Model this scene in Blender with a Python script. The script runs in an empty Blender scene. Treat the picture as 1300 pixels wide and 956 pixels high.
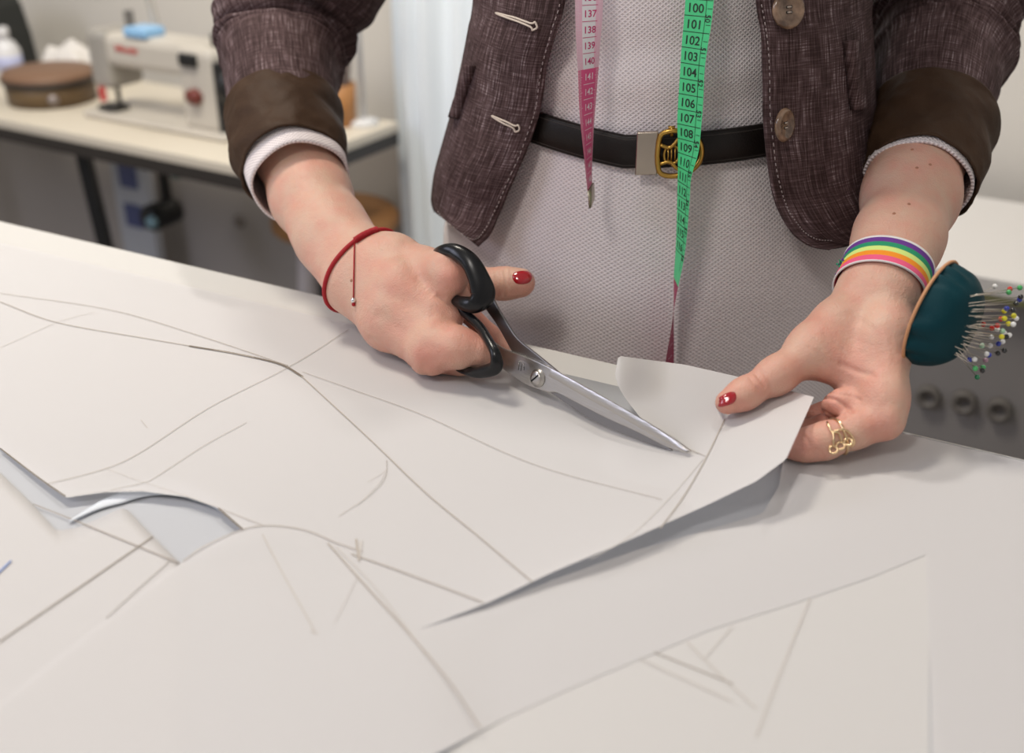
import bpy, math, random
import numpy as np
from mathutils import Vector, Matrix, noise
from mathutils.bvhtree import BVHTree
random.seed(7)
C = bpy.context.scene.collection
sc = bpy.context.scene

# ------------------------------------------------------------------ camera, world, lights, exposure
FPX, TH = 1400.0, math.radians(27.5)
CAM = Vector((0, 0, 1.264))
ZT = 0.92                                   # top of the cutting table
cd = bpy.data.cameras.new('camera'); cam = bpy.data.objects.new('camera', cd); C.objects.link(cam)
cam.location = CAM; cam.rotation_euler = (math.radians(90) - TH, 0, 0)
cd.sensor_width = 36; cd.lens = FPX / 1300 * 36; cd.clip_start = 0.02
cd.dof.use_dof = True; cd.dof.focus_distance = 0.72; cd.dof.aperture_fstop = 4.6
sc.camera = cam
sc.view_settings.view_transform = 'Standard'; sc.view_settings.look = 'None'
sc.view_settings.exposure = 0.22; sc.view_settings.gamma = 1.0; sc.view_settings.use_curve_mapping = False

wd = bpy.data.worlds.new('world'); sc.world = wd; wd.use_nodes = True
bg = wd.node_tree.nodes['Background']; bg.inputs[0].default_value = (1.0, 0.97, 0.95, 1); bg.inputs[1].default_value = 0.29

def area(name, loc, target, size, power, color):
    l = bpy.data.lights.new(name, 'AREA'); l.shape = 'DISK'; l.size = size; l.energy = power; l.color = color
    o = bpy.data.objects.new(name, l); C.objects.link(o); o.location = loc
    o.rotation_euler = (Vector(target) - Vector(loc)).to_track_quat('-Z', 'Y').to_euler()
    return o
area('ceiling_lamp_over_table', (0.35, 1.35, 2.75), (0.1, 0.6, 0.9), 0.13, 9.5, (1.0, 0.95, 0.90))
area('ceiling_lamp_right', (1.60, 0.40, 2.20), (0.0, 0.7, 0.9), 0.10, 12.0, (1.0, 0.93, 0.86))
area('ceiling_lamp_front', (-0.75, -0.55, 2.6), (0.1, 0.8, 1.0), 0.4, 9, (1.0, 0.94, 0.88))
area('daylight_left', (-2.2, 0.3, 2.0), (0.0, 0.9, 0.95), 0.9, 12, (0.76, 0.80, 1.0))
area('ceiling_lamp_back', (-0.7, 1.1, 2.6), (-0.9, 2.2, 0.9), 0.5, 27, (1.0, 0.93, 0.80))

# ------------------------------------------------------------------ helpers
CT, ST = math.cos(TH), math.sin(TH)
def D(u, v, d):                             # pixel + distance along the view axis
    dx, dy = (u - 650) / FPX, (478 - v) / FPX
    return Vector((dx * d, (CT + dy * ST) * d, CAM.z + (-ST + dy * CT) * d))
def W(u, v, Y):                             # pixel + world Y
    dy = (478 - v) / FPX
    return D(u, v, Y / (CT + dy * ST))
def T(u, v, h=0.0, z=ZT):                   # pixel on a horizontal plane
    dy = (478 - v) / FPX
    return D(u, v, (CAM.z - z - h) / (ST - dy * CT))

MATS = {}
def nodes(m): return m.node_tree.nodes, m.node_tree.links
def mat(name, col, rough=0.6, metal=0.0, var=None, scale=20, bump=0.0, bscale=200, coat=0.0, sheen=0.0, sss=0.0, stretch=None, coord='Object', spec=None):
    if name in MATS: return MATS[name]
    m = bpy.data.materials.new(name); m.use_nodes = True; MATS[name] = m
    N, L = nodes(m); b = N['Principled BSDF']
    b.inputs['Base Color'].default_value = (*col, 1); b.inputs['Roughness'].default_value = rough
    b.inputs['Metallic'].default_value = metal; b.inputs['Coat Weight'].default_value = coat
    b.inputs['Sheen Weight'].default_value = sheen
    if spec is not None: b.inputs['Specular IOR Level'].default_value = spec
    if sss: 
        b.inputs['Subsurface Weight'].default_value = sss; b.inputs['Subsurface Radius'].default_value = (0.9, 0.35, 0.2); b.inputs['Subsurface Scale'].default_value = 0.004
    tc = N.new('ShaderNodeTexCoord'); mp = N.new('ShaderNodeMapping'); L.new(tc.outputs[coord], mp.inputs[0])
    if stretch: mp.inputs['Scale'].default_value = stretch
    if var is not None:
        n = N.new('ShaderNodeTexNoise'); n.inputs['Scale'].default_value = scale; n.inputs['Detail'].default_value = 5; L.new(mp.outputs[0], n.inputs[0])
        r = N.new('ShaderNodeValToRGB'); r.color_ramp.elements[0].position = 0.35; r.color_ramp.elements[1].position = 0.65
        r.color_ramp.elements[0].color = (*col, 1); r.color_ramp.elements[1].color = (*var, 1)
        L.new(n.outputs[0], r.inputs[0]); L.new(r.outputs[0], b.inputs['Base Color'])
    if bump:
        n2 = N.new('ShaderNodeTexNoise'); n2.inputs['Scale'].default_value = bscale; n2.inputs['Detail'].default_value = 4; L.new(mp.outputs[0], n2.inputs[0])
        bp = N.new('ShaderNodeBump'); bp.inputs['Strength'].default_value = bump; bp.inputs['Distance'].default_value = 0.001
        L.new(n2.outputs[0], bp.inputs['Height']); L.new(bp.outputs[0], b.inputs['Normal'])
    return m

def math_node(N, L, op, a, b_=None):
    n = N.new('ShaderNodeMath'); n.operation = op
    for i, x in enumerate((a, b_)):
        if x is None: continue
        if isinstance(x, (int, float)): n.inputs[i].default_value = x
        else: L.new(x, n.inputs[i])
    return n.outputs[0]

def linen():                                # brown-mauve linen with pale threads, UV in metres
    m = bpy.data.materials.new('linen'); m.use_nodes = True; N, L = nodes(m); b = N['Principled BSDF']
    b.inputs['Roughness'].default_value = 0.85; b.inputs['Specular IOR Level'].default_value = 0.2
    uv = N.new('ShaderNodeTexCoord').outputs['UV']
    def streak(sx, sy, lo, hi):
        mp = N.new('ShaderNodeMapping'); mp.inputs['Scale'].default_value = (sx, sy, 1); L.new(uv, mp.inputs[0])
        n = N.new('ShaderNodeTexNoise'); n.inputs['Scale'].default_value = 1; n.inputs['Detail'].default_value = 3; L.new(mp.outputs[0], n.inputs[0])
        r = N.new('ShaderNodeMapRange'); r.inputs[1].default_value = lo; r.inputs[2].default_value = hi; L.new(n.outputs[0], r.inputs[0]); return r.outputs[0]
    a = streak(900, 45, .40, .70); c = streak(55, 1000, .42, .72); g = streak(40, 18, .35, .72)
    f = math_node(N, L, 'ADD', math_node(N, L, 'MULTIPLY', a, .55), math_node(N, L, 'MULTIPLY', c, .35))
    f = math_node(N, L, 'ADD', f, math_node(N, L, 'MULTIPLY', g, .28))
    f = math_node(N, L, 'MULTIPLY', f, .80)
    r = N.new('ShaderNodeValToRGB'); e = r.color_ramp.elements
    e[0].position = 0.12; e[0].color = (0.034, 0.018, 0.017, 1); e[1].position = 0.86; e[1].color = (0.46, 0.38, 0.39, 1)
    k = e.new(0.5); k.color = (0.110, 0.069, 0.071, 1)
    L.new(f, r.inputs[0]); L.new(r.outputs[0], b.inputs['Base Color'])
    bp = N.new('ShaderNodeBump'); bp.inputs['Strength'].default_value = 0.5; bp.inputs['Distance'].default_value = 0.0006
    L.new(f, bp.inputs['Height']); L.new(bp.outputs[0], b.inputs['Normal'])
    MATS['linen'] = m; return m

def knit():                                 # pale honeycomb knit, UV in metres
    m = bpy.data.materials.new('knit'); m.use_nodes = True; N, L = nodes(m); b = N['Principled BSDF']
    b.inputs['Roughness'].default_value = 0.8; b.inputs['Sheen Weight'].default_value = 0.1
    uv = N.new('ShaderNodeTexCoord').outputs['UV']
    sx = N.new('ShaderNodeSeparateXYZ'); L.new(uv, sx.inputs[0])
    p = 2 * math.pi / 0.0042
    U = math_node(N, L, 'MULTIPLY', sx.outputs[0], p); V = math_node(N, L, 'MULTIPLY', sx.outputs[1], p * 1.35)
    a = math_node(N, L, 'SINE', math_node(N, L, 'ADD', U, V)); c = math_node(N, L, 'SINE', math_node(N, L, 'SUBTRACT', U, V))
    h = math_node(N, L, 'MAXIMUM', a, c)
    r = N.new('ShaderNodeMapRange'); r.inputs[1].default_value = -0.6; r.inputs[2].default_value = 1.0; L.new(h, r.inputs[0])
    mx = N.new('ShaderNodeMix'); mx.data_type = 'RGBA'; L.new(r.outputs[0], mx.inputs[0])
    mx.inputs[6].default_value = (0.63, 0.56, 0.575, 1); mx.inputs[7].default_value = (0.88, 0.80, 0.80, 1)
    L.new(mx.outputs[2], b.inputs['Base Color'])
    bp = N.new('ShaderNodeBump'); bp.inputs['Strength'].default_value = 0.55; bp.inputs['Distance'].default_value = 0.0007
    L.new(h, bp.inputs['Height']); L.new(bp.outputs[0], b.inputs['Normal'])
    MATS['knit'] = m; return m
LINEN = linen(); KNIT = knit()
M_CUFF = mat('brown_satin', (0.040, 0.021, 0.012), 0.6, var=(0.055, 0.030, 0.017), scale=30, bump=.3, bscale=400, spec=.15)
M_PAPER = mat('paper', (0.735, 0.71, 0.70), 0.75, bump=0.05, bscale=900)
M_PAPER2 = mat('thin_paper', (0.765, 0.74, 0.715), 0.75, bump=0.05, bscale=900)
M_UNDER = mat('shaded_tracing_paper', (0.62, 0.63, 0.66), 0.7)  # bluish and darker: shade between the sheets is put into this colour
M_PENCIL = mat('graphite', (0.42, 0.37, 0.32), 0.7)
M_PENCIL2 = mat('graphite_faint', (0.60, 0.56, 0.52), 0.7)
M_CUTLINE = mat('graphite_and_edge_shadow', (0.17, 0.14, 0.11), 0.7)  # dark pencil stroke, and the shadow painted along cut paper edges
for _m in (M_PAPER, M_PAPER2, M_UNDER):     # thin paper lets some light through
    N, L = nodes(_m); _o = N['Material Output']; _b = N['Principled BSDF']; _t = N.new('ShaderNodeBsdfTranslucent'); _t.inputs[0].default_value = (0.80, 0.82, 0.86, 1)
    _x = N.new('ShaderNodeMixShader'); _x.inputs[0].default_value = 0.28; L.new(_b.outputs[0], _x.inputs[1]); L.new(_t.outputs[0], _x.inputs[2]); L.new(_x.outputs[0], _o.inputs[0])
M_STEEL = mat('steel', (0.50, 0.475, 0.45), 0.34, 1.0, bump=0.15, bscale=90, stretch=(1, 1, 12))
M_BLACK = mat('black_plastic', (0.006, 0.006, 0.007), 0.26, spec=.35)
M_LEATHER = mat('dark_leather', (0.009, 0.006, 0.005), 0.42, bump=.25, bscale=700, spec=.3)
M_GOLD = mat('gold', (0.82, 0.60, 0.36), 0.25, 1.0)
M_BRASS = mat('brass', (0.50, 0.30, 0.07), 0.30, 1.0)
M_NAIL = mat('red_lacquer', (0.36, 0.005, 0.012), 0.15, coat=0.8)
M_RED = mat('red_cord', (0.38, 0.006, 0.014), 0.7, bump=.6, bscale=1500)

def meta(o, label=None, cat=None, group=None, kind=None):
    if label: o['label'] = label
    if cat: o['category'] = cat
    if group: o['group'] = group
    if kind: o['kind'] = kind
    return o
def mk(name, verts, faces, mats, parent=None, smooth=True, midx=None, uvs=None):
    me = bpy.data.meshes.new(name); me.from_pydata([tuple(v) for v in verts], [], faces)
    for m in (mats if isinstance(mats, (list, tuple)) else [mats]): me.materials.append(m)
    if midx is not None: me.polygons.foreach_set('material_index', midx)
    me.polygons.foreach_set('use_smooth', [smooth] * len(me.polygons))
    if uvs is not None:
        lay = me.uv_layers.new(name='uv'); vi = np.empty(len(me.loops), int); me.loops.foreach_get('vertex_index', vi)
        lay.data.foreach_set('uv', np.array(uvs, float)[vi].ravel())
    me.update(); o = bpy.data.objects.new(name, me); C.objects.link(o)
    if parent: o.parent = parent
    return o
def bevel(o, w, seg=2, ang=35):
    m = o.modifiers.new('bevel', 'BEVEL'); m.width = w; m.segments = seg; m.limit_method = 'ANGLE'; m.angle_limit = math.radians(ang); return o
def solid(o, t, off=1):
    m = o.modifiers.new('solid', 'SOLIDIFY'); m.thickness = t; m.offset = off; return o
def subsurf(o, n=1):
    m = o.modifiers.new('sub', 'SUBSURF'); m.levels = n; m.render_levels = n; return o
def emp(name, loc=(0, 0, 0)):
    o = bpy.data.objects.new(name, None); C.objects.link(o); o.location = loc; o.empty_display_size = .05; return o

def spl(P, n, closed=False):                # Catmull-Rom through points (any dimension)
    P = [np.array(p, float) for p in P]; m = len(P)
    out = []
    segs = m if closed else m - 1
    for k in range(n):
        t = k / n * segs if closed else k / (n - 1) * segs
        i = min(int(t), segs - 1); f = t - i
        g = (lambda j: P[j % m]) if closed else (lambda j: P[j] if 0 <= j < m else (2 * P[0] - P[1] if j < 0 else 2 * P[-1] - P[-2]))
        a, b, c, d = g(i - 1), g(i), g(i + 1), g(i + 2)
        out.append(0.5 * ((2 * b) + (c - a) * f + (2 * a - 5 * b + 4 * c - d) * f * f + (3 * b - a - 3 * c + d) * f ** 3))
    return out

class MB:                                   # collects shapes that make ONE mesh
    def __init__(s): s.v = []; s.f = []; s.m = []; s.uv = []
    def add(s, v, f, mi=0, uv=None):
        k = len(s.v); s.v += [Vector(p) for p in v]; s.f += [[i + k for i in q] for q in f]; s.m += [mi] * len(f)
        s.uv += (uv if uv is not None else [(p[0], p[2]) for p in v])
    def grid(s, G, cu=False, cv=False, mi=0, uv=None, flip=False):   # G[i][j]
        n, m = len(G), len(G[0]); v = [p for r in G for p in r]; f = []; fm = []
        for i in range(n if cu else n - 1):
            for j in range(m if cv else m - 1):
                q = [i * m + j, i * m + (j + 1) % m, ((i + 1) % n) * m + (j + 1) % m, ((i + 1) % n) * m + j]
                f.append(q[::-1] if flip else q); fm.append(mi(i, j) if callable(mi) else mi)
        k = len(s.v); s.v += [Vector(p) for p in v]; s.f += [[i + k for i in q] for q in f]; s.m += fm
        s.uv += (uv if uv is not None else [(p[0], p[2]) for p in v])
    def tube(s, P, r, n=12, mi=0, closed=False, cap=True, sq=1.0, up=None):
        P = [Vector(p) for p in P]; m = len(P); G = []; prev = None
        for i in range(m):
            t = (P[(i + 1) % m] - P[i - 1]) if closed else (P[min(i + 1, m - 1)] - P[max(i - 1, 0)])
            t.normalize()
            if up is not None: a = Vector(up) - t * t.dot(Vector(up))
            elif prev is None: a = t.orthogonal()
            else: a = prev - t * prev.dot(t)
            a.normalize(); prev = a; b = t.cross(a); rr = r[i] if hasattr(r, '__len__') else r
            G.append([P[i] + a * math.cos(2 * math.pi * j / n) * rr + b * math.sin(2 * math.pi * j / n) * rr * sq for j in range(n)])
        s.grid(G, cu=closed, cv=True, mi=mi, flip=True)
        if cap and not closed:
            k = len(s.v) - m * n
            s.f.append([k + j for j in range(n)]); s.f.append([k + (m - 1) * n + j for j in range(n)][::-1]); s.m += [mi, mi]
    def box(s, c, size, M=None, mi=0):
        hx, hy, hz = [q / 2 for q in size]; M = M or Matrix.Identity(4); c = Vector(c)
        v = [M @ (c + Vector((x * hx, y * hy, z * hz))) for x in (-1, 1) for y in (-1, 1) for z in (-1, 1)]
        s.add(v, [[0, 1, 3, 2], [4, 6, 7, 5], [0, 4, 5, 1], [2, 3, 7, 6], [0, 2, 6, 4], [1, 5, 7, 3]], mi)
    def lathe(s, prof, c=(0, 0, 0), n=32, M=None, mi=0):
        M = M or Matrix.Identity(4); c = Vector(c)
        G = [[M @ (c + Vector((r * math.cos(2 * math.pi * j / n), r * math.sin(2 * math.pi * j / n), z))) for j in range(n)] for r, z in prof]
        s.grid(G, cv=True, mi=mi)
        k = len(s.v) - len(prof) * n
        if prof[0][0] > 1e-6: s.f.append([k + j for j in range(n)][::-1]); s.m.append(mi)
        if prof[-1][0] > 1e-6: s.f.append([k + (len(prof) - 1) * n + j for j in range(n)]); s.m.append(mi)
    def prism(s, poly, nrm, t, mi=0):       # polygon of points pushed along nrm by t
        n = len(poly); nrm = Vector(nrm).normalized(); v = [Vector(p) for p in poly] + [Vector(p) + nrm * t for p in poly]
        s.add(v, [list(range(n)), list(range(2 * n - 1, n - 1, -1))] + [[(i + 1) % n, i, n + i, n + (i + 1) % n] for i in range(n)], mi)
    def ball(s, c, r, n=10, mi=0):
        s.lathe([(max(1e-5, r * math.sin(math.pi * i / n)), -r * math.cos(math.pi * i / n)) for i in range(n + 1)], c, 2 * n, mi=mi)
    def build(s, name, mats, parent=None, smooth=True, recalc=True):
        o = mk(name, s.v, s.f, mats, parent, smooth, s.m, s.uv)
        if recalc:
            import bmesh
            bm = bmesh.new(); bm.from_mesh(o.data); bmesh.ops.recalc_face_normals(bm, faces=bm.faces); bm.to_mesh(o.data); bm.free()
        return o

def ribbon(mb, pts, w, nfun, mi=0):         # flat ribbon along pts
    pts = [Vector(p) for p in pts]; L_, R_ = [], []
    for i, p in enumerate(pts):
        t = (pts[min(i + 1, len(pts) - 1)] - pts[max(i - 1, 0)]).normalized(); nn = nfun(p) if callable(nfun) else Vector(nfun)
        s_ = t.cross(nn).normalized() * w * .5; L_.append(p - s_); R_.append(p + s_)
    mb.grid([L_, R_], mi=mi, flip=False)

# signed distance body builder: blended tapered capsules, meshed by surface nets
def sdf_mesh(prims, vox):
    A = np.array([list(p[0]) for p in prims] + [list(p[1]) for p in prims]); R = max(max(p[2], p[3]) for p in prims)
    lo = A.min(0) - R - 4 * vox; hi = A.max(0) + R + 4 * vox; n = np.ceil((hi - lo) / vox).astype(int) + 1
    V = np.full(n, 0.05, np.float32); ax = [lo[k] + vox * np.arange(n[k]) for k in range(3)]
    for a, b, ra, rb, k in prims:
        a = np.array(a); b = np.array(b); m = max(ra, rb) + max(k, .004) + .012
        i0 = np.maximum(((np.minimum(a, b) - m - lo) / vox).astype(int), 0); i1 = np.minimum(((np.maximum(a, b) + m - lo) / vox).astype(int) + 2, n)
        X, Y, Z = np.meshgrid(*[ax[q][i0[q]:i1[q]] for q in range(3)], indexing='ij')
        ba = b - a; L2 = max(float(ba @ ba), 1e-12)
        t = np.clip(((X - a[0]) * ba[0] + (Y - a[1]) * ba[1] + (Z - a[2]) * ba[2]) / L2, 0, 1)
        d = np.sqrt((X - a[0] - t * ba[0]) ** 2 + (Y - a[1] - t * ba[1]) ** 2 + (Z - a[2] - t * ba[2]) ** 2) - (ra + (rb - ra) * t)
        s_ = (slice(i0[0], i1[0]), slice(i0[1], i1[1]), slice(i0[2], i1[2])); o = V[s_]
        h = np.maximum(k - np.abs(o - d), 0) / k
        V[s_] = np.minimum(o, d) - h * h * k * .25
    S = V < 0; nx, ny, nz = n
    c = [(x, y, z) for x in (0, 1) for y in (0, 1) for z in (0, 1)]
    sub = lambda A_, o_: A_[o_[0]:nx - 1 + o_[0], o_[1]:ny - 1 + o_[1], o_[2]:nz - 1 + o_[2]]
    cnt = sum(sub(S, o_).astype(np.int8) for o_ in c); act = (cnt > 0) & (cnt < 8)
    idx = np.argwhere(act); vid = -np.ones(act.shape, np.int64); vid[tuple(idx.T)] = np.arange(len(idx))
    acc = np.zeros((len(idx), 3)); num = np.zeros(len(idx))
    for i in range(8):
        for j in range(i + 1, 8):
            if sum(abs(p - q) for p, q in zip(c[i], c[j])) != 1: continue
            va = V[idx[:, 0] + c[i][0], idx[:, 1] + c[i][1], idx[:, 2] + c[i][2]]; vb = V[idx[:, 0] + c[j][0], idx[:, 1] + c[j][1], idx[:, 2] + c[j][2]]
            m = (va < 0) != (vb < 0); t = np.where(m, va / np.where(m, va - vb, 1), 0)
            acc[m] += (np.array(c[i]) + t[:, None] * (np.array(c[j]) - np.array(c[i])))[m]; num[m] += 1
    P = lo + (idx + acc / num[:, None]) * vox; F = []
    for k in range(3):
        u, w = [(1, 2), (2, 0), (0, 1)][k]; sh = [slice(None)] * 3; s0 = list(sh); s1 = list(sh); s0[k] = slice(0, -1); s1[k] = slice(1, None)
        e = S[tuple(s0)] != S[tuple(s1)]; I = np.argwhere(e); I = I[(I[:, u] > 0) & (I[:, w] > 0)]
        I = I[(I[:, u] < n[u] - 1) & (I[:, w] < n[w] - 1)]
        ins = S[tuple(I.T)]; du = np.eye(3, dtype=int)[u]; dw = np.eye(3, dtype=int)[w]
        q = np.stack([vid[tuple((I - du - dw).T)], vid[tuple((I - dw).T)], vid[tuple(I.T)], vid[tuple((I - du).T)]], 1)
        q[~ins] = q[~ins][:, ::-1]; F.append(q)
    F = np.concatenate(F); F = F[(F >= 0).all(1)]
    return P, F
# ------------------------------------------------------------------ room: axes of the background wall
LD = Vector((-0.8601, 0.5101, 0)); RD = Vector((0.5101, 0.8601, 0))     # along the wall to the left, and into the wall
ZB = 0.74
KC = T(338, 218, z=ZB); KC.z = 0                                       # front right foot-point of the sewing table
MB_ = Matrix.Translation(KC) @ Matrix(((LD.x, RD.x, 0, 0), (LD.y, RD.y, 0, 0), (0, 0, 1, 0), (0, 0, 0, 1)))
def B(x, y, z): return MB_ @ Vector((x, y, z))                         # x left along wall, y towards wall, z up
M_WALL = mat('wall_paint', (0.68, 0.65, 0.60), 0.85, bump=.1, bscale=60)
M_WALLR = mat('wall_paint_grey', (0.68, 0.67, 0.65), 0.85, bump=.1, bscale=60)
M_LOW = mat('wall_lower_dark', (0.42, 0.385, 0.36), 0.8, bump=.1, bscale=60)  # lower band of the wall, darker than above
M_FLOOR = mat('floor_vinyl', (0.22, 0.20, 0.19), 0.6, var=(0.26, 0.24, 0.22), scale=4)
def slab(name, p, mats, kind='structure'):
    b = MB(); b.box(*p, M=MB_); o = b.build(name, mats, smooth=False); meta(o, kind=kind); return o
WY = 0.52
slab('wall_back', ((0.4, WY + .05, 1.35), (5.2, .1, 2.7)), M_WALL)
slab('wall_left', ((3.05, -1.6, 1.35), (.1, 4.9, 2.7)), M_WALL)
slab('wall_right', ((-2.25, -1.6, 1.35), (.1, 4.9, 2.7)), M_WALLR)
o = slab('trim_1', ((0.4, WY + .035, .34), (5.2, .10, .68)), M_LOW)
o = slab('trim_2', ((0.4, WY - .027, .05), (5.2, .024, .10)), M_WALL)
slab('floor', ((0.4, -1.6, -0.05), (5.4, 5.0, .1)), M_FLOOR)

# ------------------------------------------------------------------ cutting table
E0 = T(0, 280); E1 = T(1300, 582); ET = (E1 - E0).normalized(); EN = Vector((ET.y, -ET.x, 0))
if EN.y > 0: EN = -EN
E0.z = 0
MT = Matrix.Translation(E0) @ Matrix(((ET.x, EN.x, 0, 0), (ET.y, EN.y, 0, 0), (0, 0, 1, 0), (0, 0, 0, 1)))
table = meta(emp('cutting_table', MT @ Vector((.45, .3, 0))), 'large white cutting table covered with pattern papers, the woman leaning over it', 'table')
M_TOP = mat('white_laminate', (0.60, 0.585, 0.565), 0.45)
M_EDGE = mat('laminate_edge', (0.36, 0.32, 0.28), 0.6)
M_LEGM = mat('grey_metal', (0.35, 0.35, 0.36), 0.4, 0.8)
def tpart(name, c, s, m, bv=.002):
    b = MB(); b.box(c, s, M=MT); o = b.build(name, m, smooth=False); bevel(o, bv)
    o.parent = table; o.matrix_parent_inverse = Matrix.Translation(-table.location); return o
tpart('tabletop', (.45, .32, ZT - .012), (2.7, .64, .024), M_TOP)
tpart('edge_strip', (.45, -.0012, ZT - .013), (2.7, .0024, .022), M_EDGE, .0003)
for x in (-.82, 1.72):
    for y in (.06, .58): tpart('leg', (x, y, (ZT - .024) / 2), (.05, .05, ZT - .024), M_LEGM)
for y in (.06, .58): tpart('rail', (.45, y, ZT - .05), (2.49, .03, .05), M_LEGM)
# low shelf under the table so that the legs tie together
tpart('lower_rail', (.45, .32, .18), (2.49, .03, .05), M_LEGM)

# ------------------------------------------------------------------ pattern papers (outlines traced on the table plane)
def itp(poly):                              # piecewise-linear v(u)
    return lambda u: float(np.interp(u, [p[0] for p in poly], [p[1] for p in poly]))
def ss(x): x = max(0., min(1., x)); return x * x * (3 - 2 * x)
far = lambda u: 308 + .2325 * u - 25.5 * ss((u - 800) / 200)
def sheet_patch(mb, u0, u1, up, lo, h, nu, nv, mi=0):
    G = []
    for i in range(nu + 1):
        u = u0 + (u1 - u0) * i / nu; a, b = up(u), lo(u)
        G.append([T(u, a + (b - a) * j / nv, h(u, a + (b - a) * j / nv)) for j in range(nv + 1)])
    mb.grid(G, mi=mi)
def line(mb, pts, w, h, mi=1, n=None):      # pencil line or painted edge shadow in pixels, laid on a height field
    w *= .95; P = spl(pts, n or max(6, int(sum(math.dist(pts[i], pts[i + 1]) for i in range(len(pts) - 1)) / 7)))
    ribbon(mb, [T(p[0], p[1], h(*p) + .0006) for p in P], w, (0, 0, 1), mi)

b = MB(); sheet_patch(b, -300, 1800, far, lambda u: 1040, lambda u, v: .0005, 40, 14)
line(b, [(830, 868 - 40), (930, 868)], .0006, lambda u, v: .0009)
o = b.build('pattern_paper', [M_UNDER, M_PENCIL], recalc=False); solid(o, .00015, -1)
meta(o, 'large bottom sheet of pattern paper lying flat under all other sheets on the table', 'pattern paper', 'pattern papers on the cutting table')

# corner sheet at the lower right
topE = itp([(560, 960), (640, 907), (740, 867), (900, 800), (1020, 762), (1100, 735), (1180, 702)])
b = MB(); sheet_patch(b, 560, 1180, topE, lambda u: 1030, lambda u, v: .0012, 30, 8)
hE = lambda u, v: .0012
for pts, w in (([(1028, 760), (1010, 805), (985, 867), (960, 935)], .0007), ([(872, 815), (925, 867), (960, 900)], .0006), ([(812, 836), (868, 862), (930, 890)], .0006), ([(930, 795), (895, 835)], .0004)):
    line(b, pts, w, hE)
o = b.build('pattern_paper', [M_PAPER2, M_PENCIL2], recalc=False)
meta(o, 'lighter sheet of pattern paper at the lower right with thin crossing pencil lines', 'pattern paper', 'pattern papers on the cutting table')

# left lower sheet
topG = itp([(-300, 380), (0, 600), (36, 635), (72, 674), (97, 670), (125, 658), (152, 646), (160, 645), (194, 681), (216, 703), (229, 716)])
hG = lambda u, v: .0016
b = MB(); sheet_patch(b, -300, 229, topG, lambda u: 1030, hG, 80, 16)
line(b, [(-10, 822), (0, 814), (97, 748), (194, 681)], .0008, hG); line(b, [(42, 640), (110, 667), (230, 716)], .0006, hG); line(b, [(215, 712), (170, 752), (135, 785)], .0005, hG, 2)
line(b, [(-12, 737), (14, 712)], .0012, hG, 3)
o = b.build('pattern_paper', [M_PAPER, M_PENCIL, M_PENCIL2, mat('blue_pencil', (.25, .33, .6), .7)], recalc=False); solid(o, .0002, -1)
meta(o, 'sheet of pattern paper at the lower left under the curved cut-out', 'pattern paper', 'pattern papers on the cutting table')

# narrow curled strip seen through the cut-out
b = MB(); P = spl([(88, 662), (125, 642), (152, 632), (185, 622), (220, 622), (262, 636), (285, 652)], 40); G = []
for i, p in enumerate(P):
    wpx = 8 * math.sin(math.pi * (i + 2) / 43)
    G.append([T(p[0] + .1 * q * wpx, p[1] + q * wpx, .0021 + .0008 * (1 - q * q)) for q in (-1, -.5, 0, .5, 1)])
b.grid(G); o = b.build('paper_strip', mat('shaded_strip_paper', (.70, .73, .78), .9, spec=.1), recalc=False); solid(o, .0002, -1)  # strip tinted bluish to carry the shade inside the cut-out
meta(o, 'narrow curled paper offcut with bluish shade in its colour inside the curved cut-out', 'paper offcut')

# the sheet being cut
loR = itp([(530, 800), (620, 765), (700, 727), (800, 685), (900, 640), (960, 611), (998, 583), (1033, 505)])
def hA(u, v):
    f = max(0., (u - 760) / 260) ** 1.3 * .028
    f = max(f, .010 * ss(1 - (loR(u) - v) / 110) * ss((u - 520) / 330)) if u > 530 else f
    curl = ss((850 - u) / 70) * ss((545 - v) / 85) * .022 if u > 770 and v < 560 else 0
    side = .0032 * math.exp(-((u - 200) / 190) ** 2) * ss((720 - v) / 40) * ss((v - 560) / 80)
    wave = .0016 * (1 + math.sin(u / 140 + v / 90)) * ss((v - 420) / 100)
    return .0022 + f + curl + side + wave * .5
upA = itp([(-300, 308 - 70), (0, 308), (400, 401), (715, 474), (742, 492), (790, 532), (868, 573)])
cutL = itp([(-300, 330), (-80, 512), (0, 568), (39, 600), (61, 617), (83, 632), (133, 625), (183, 624), (238, 631), (277, 645), (308, 672)])
b = MB()
sheet_patch(b, -300, 308, upA, cutL, hA, 120, 40)
sheet_patch(b, 308, 530, upA, lambda u: 1030, hA, 50, 60)
sheet_patch(b, 530, 868, upA, loR, hA, 80, 50)
hB = lambda u, v: .0016 + (hA(530, v) - .0016) * ss(1 - (u - 530) / 120) + .0012 * ss((u - 560) / 100) * ss(1 - abs(v - upB(u)) / 40)
upB = itp([(530, 800), (620, 770), (700, 737), (800, 701), (900, 672), (968, 652), (990, 615), (1003, 517), (1800, 701.7)])
loB = itp([(530, 970), (640, 912), (740, 867), (900, 800), (1020, 762), (1100, 735), (1178, 703), (1184, 1030), (1800, 1030)])
sheet_patch(b, 530, 1800, upB, loB, hB, 260, 24)

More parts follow.
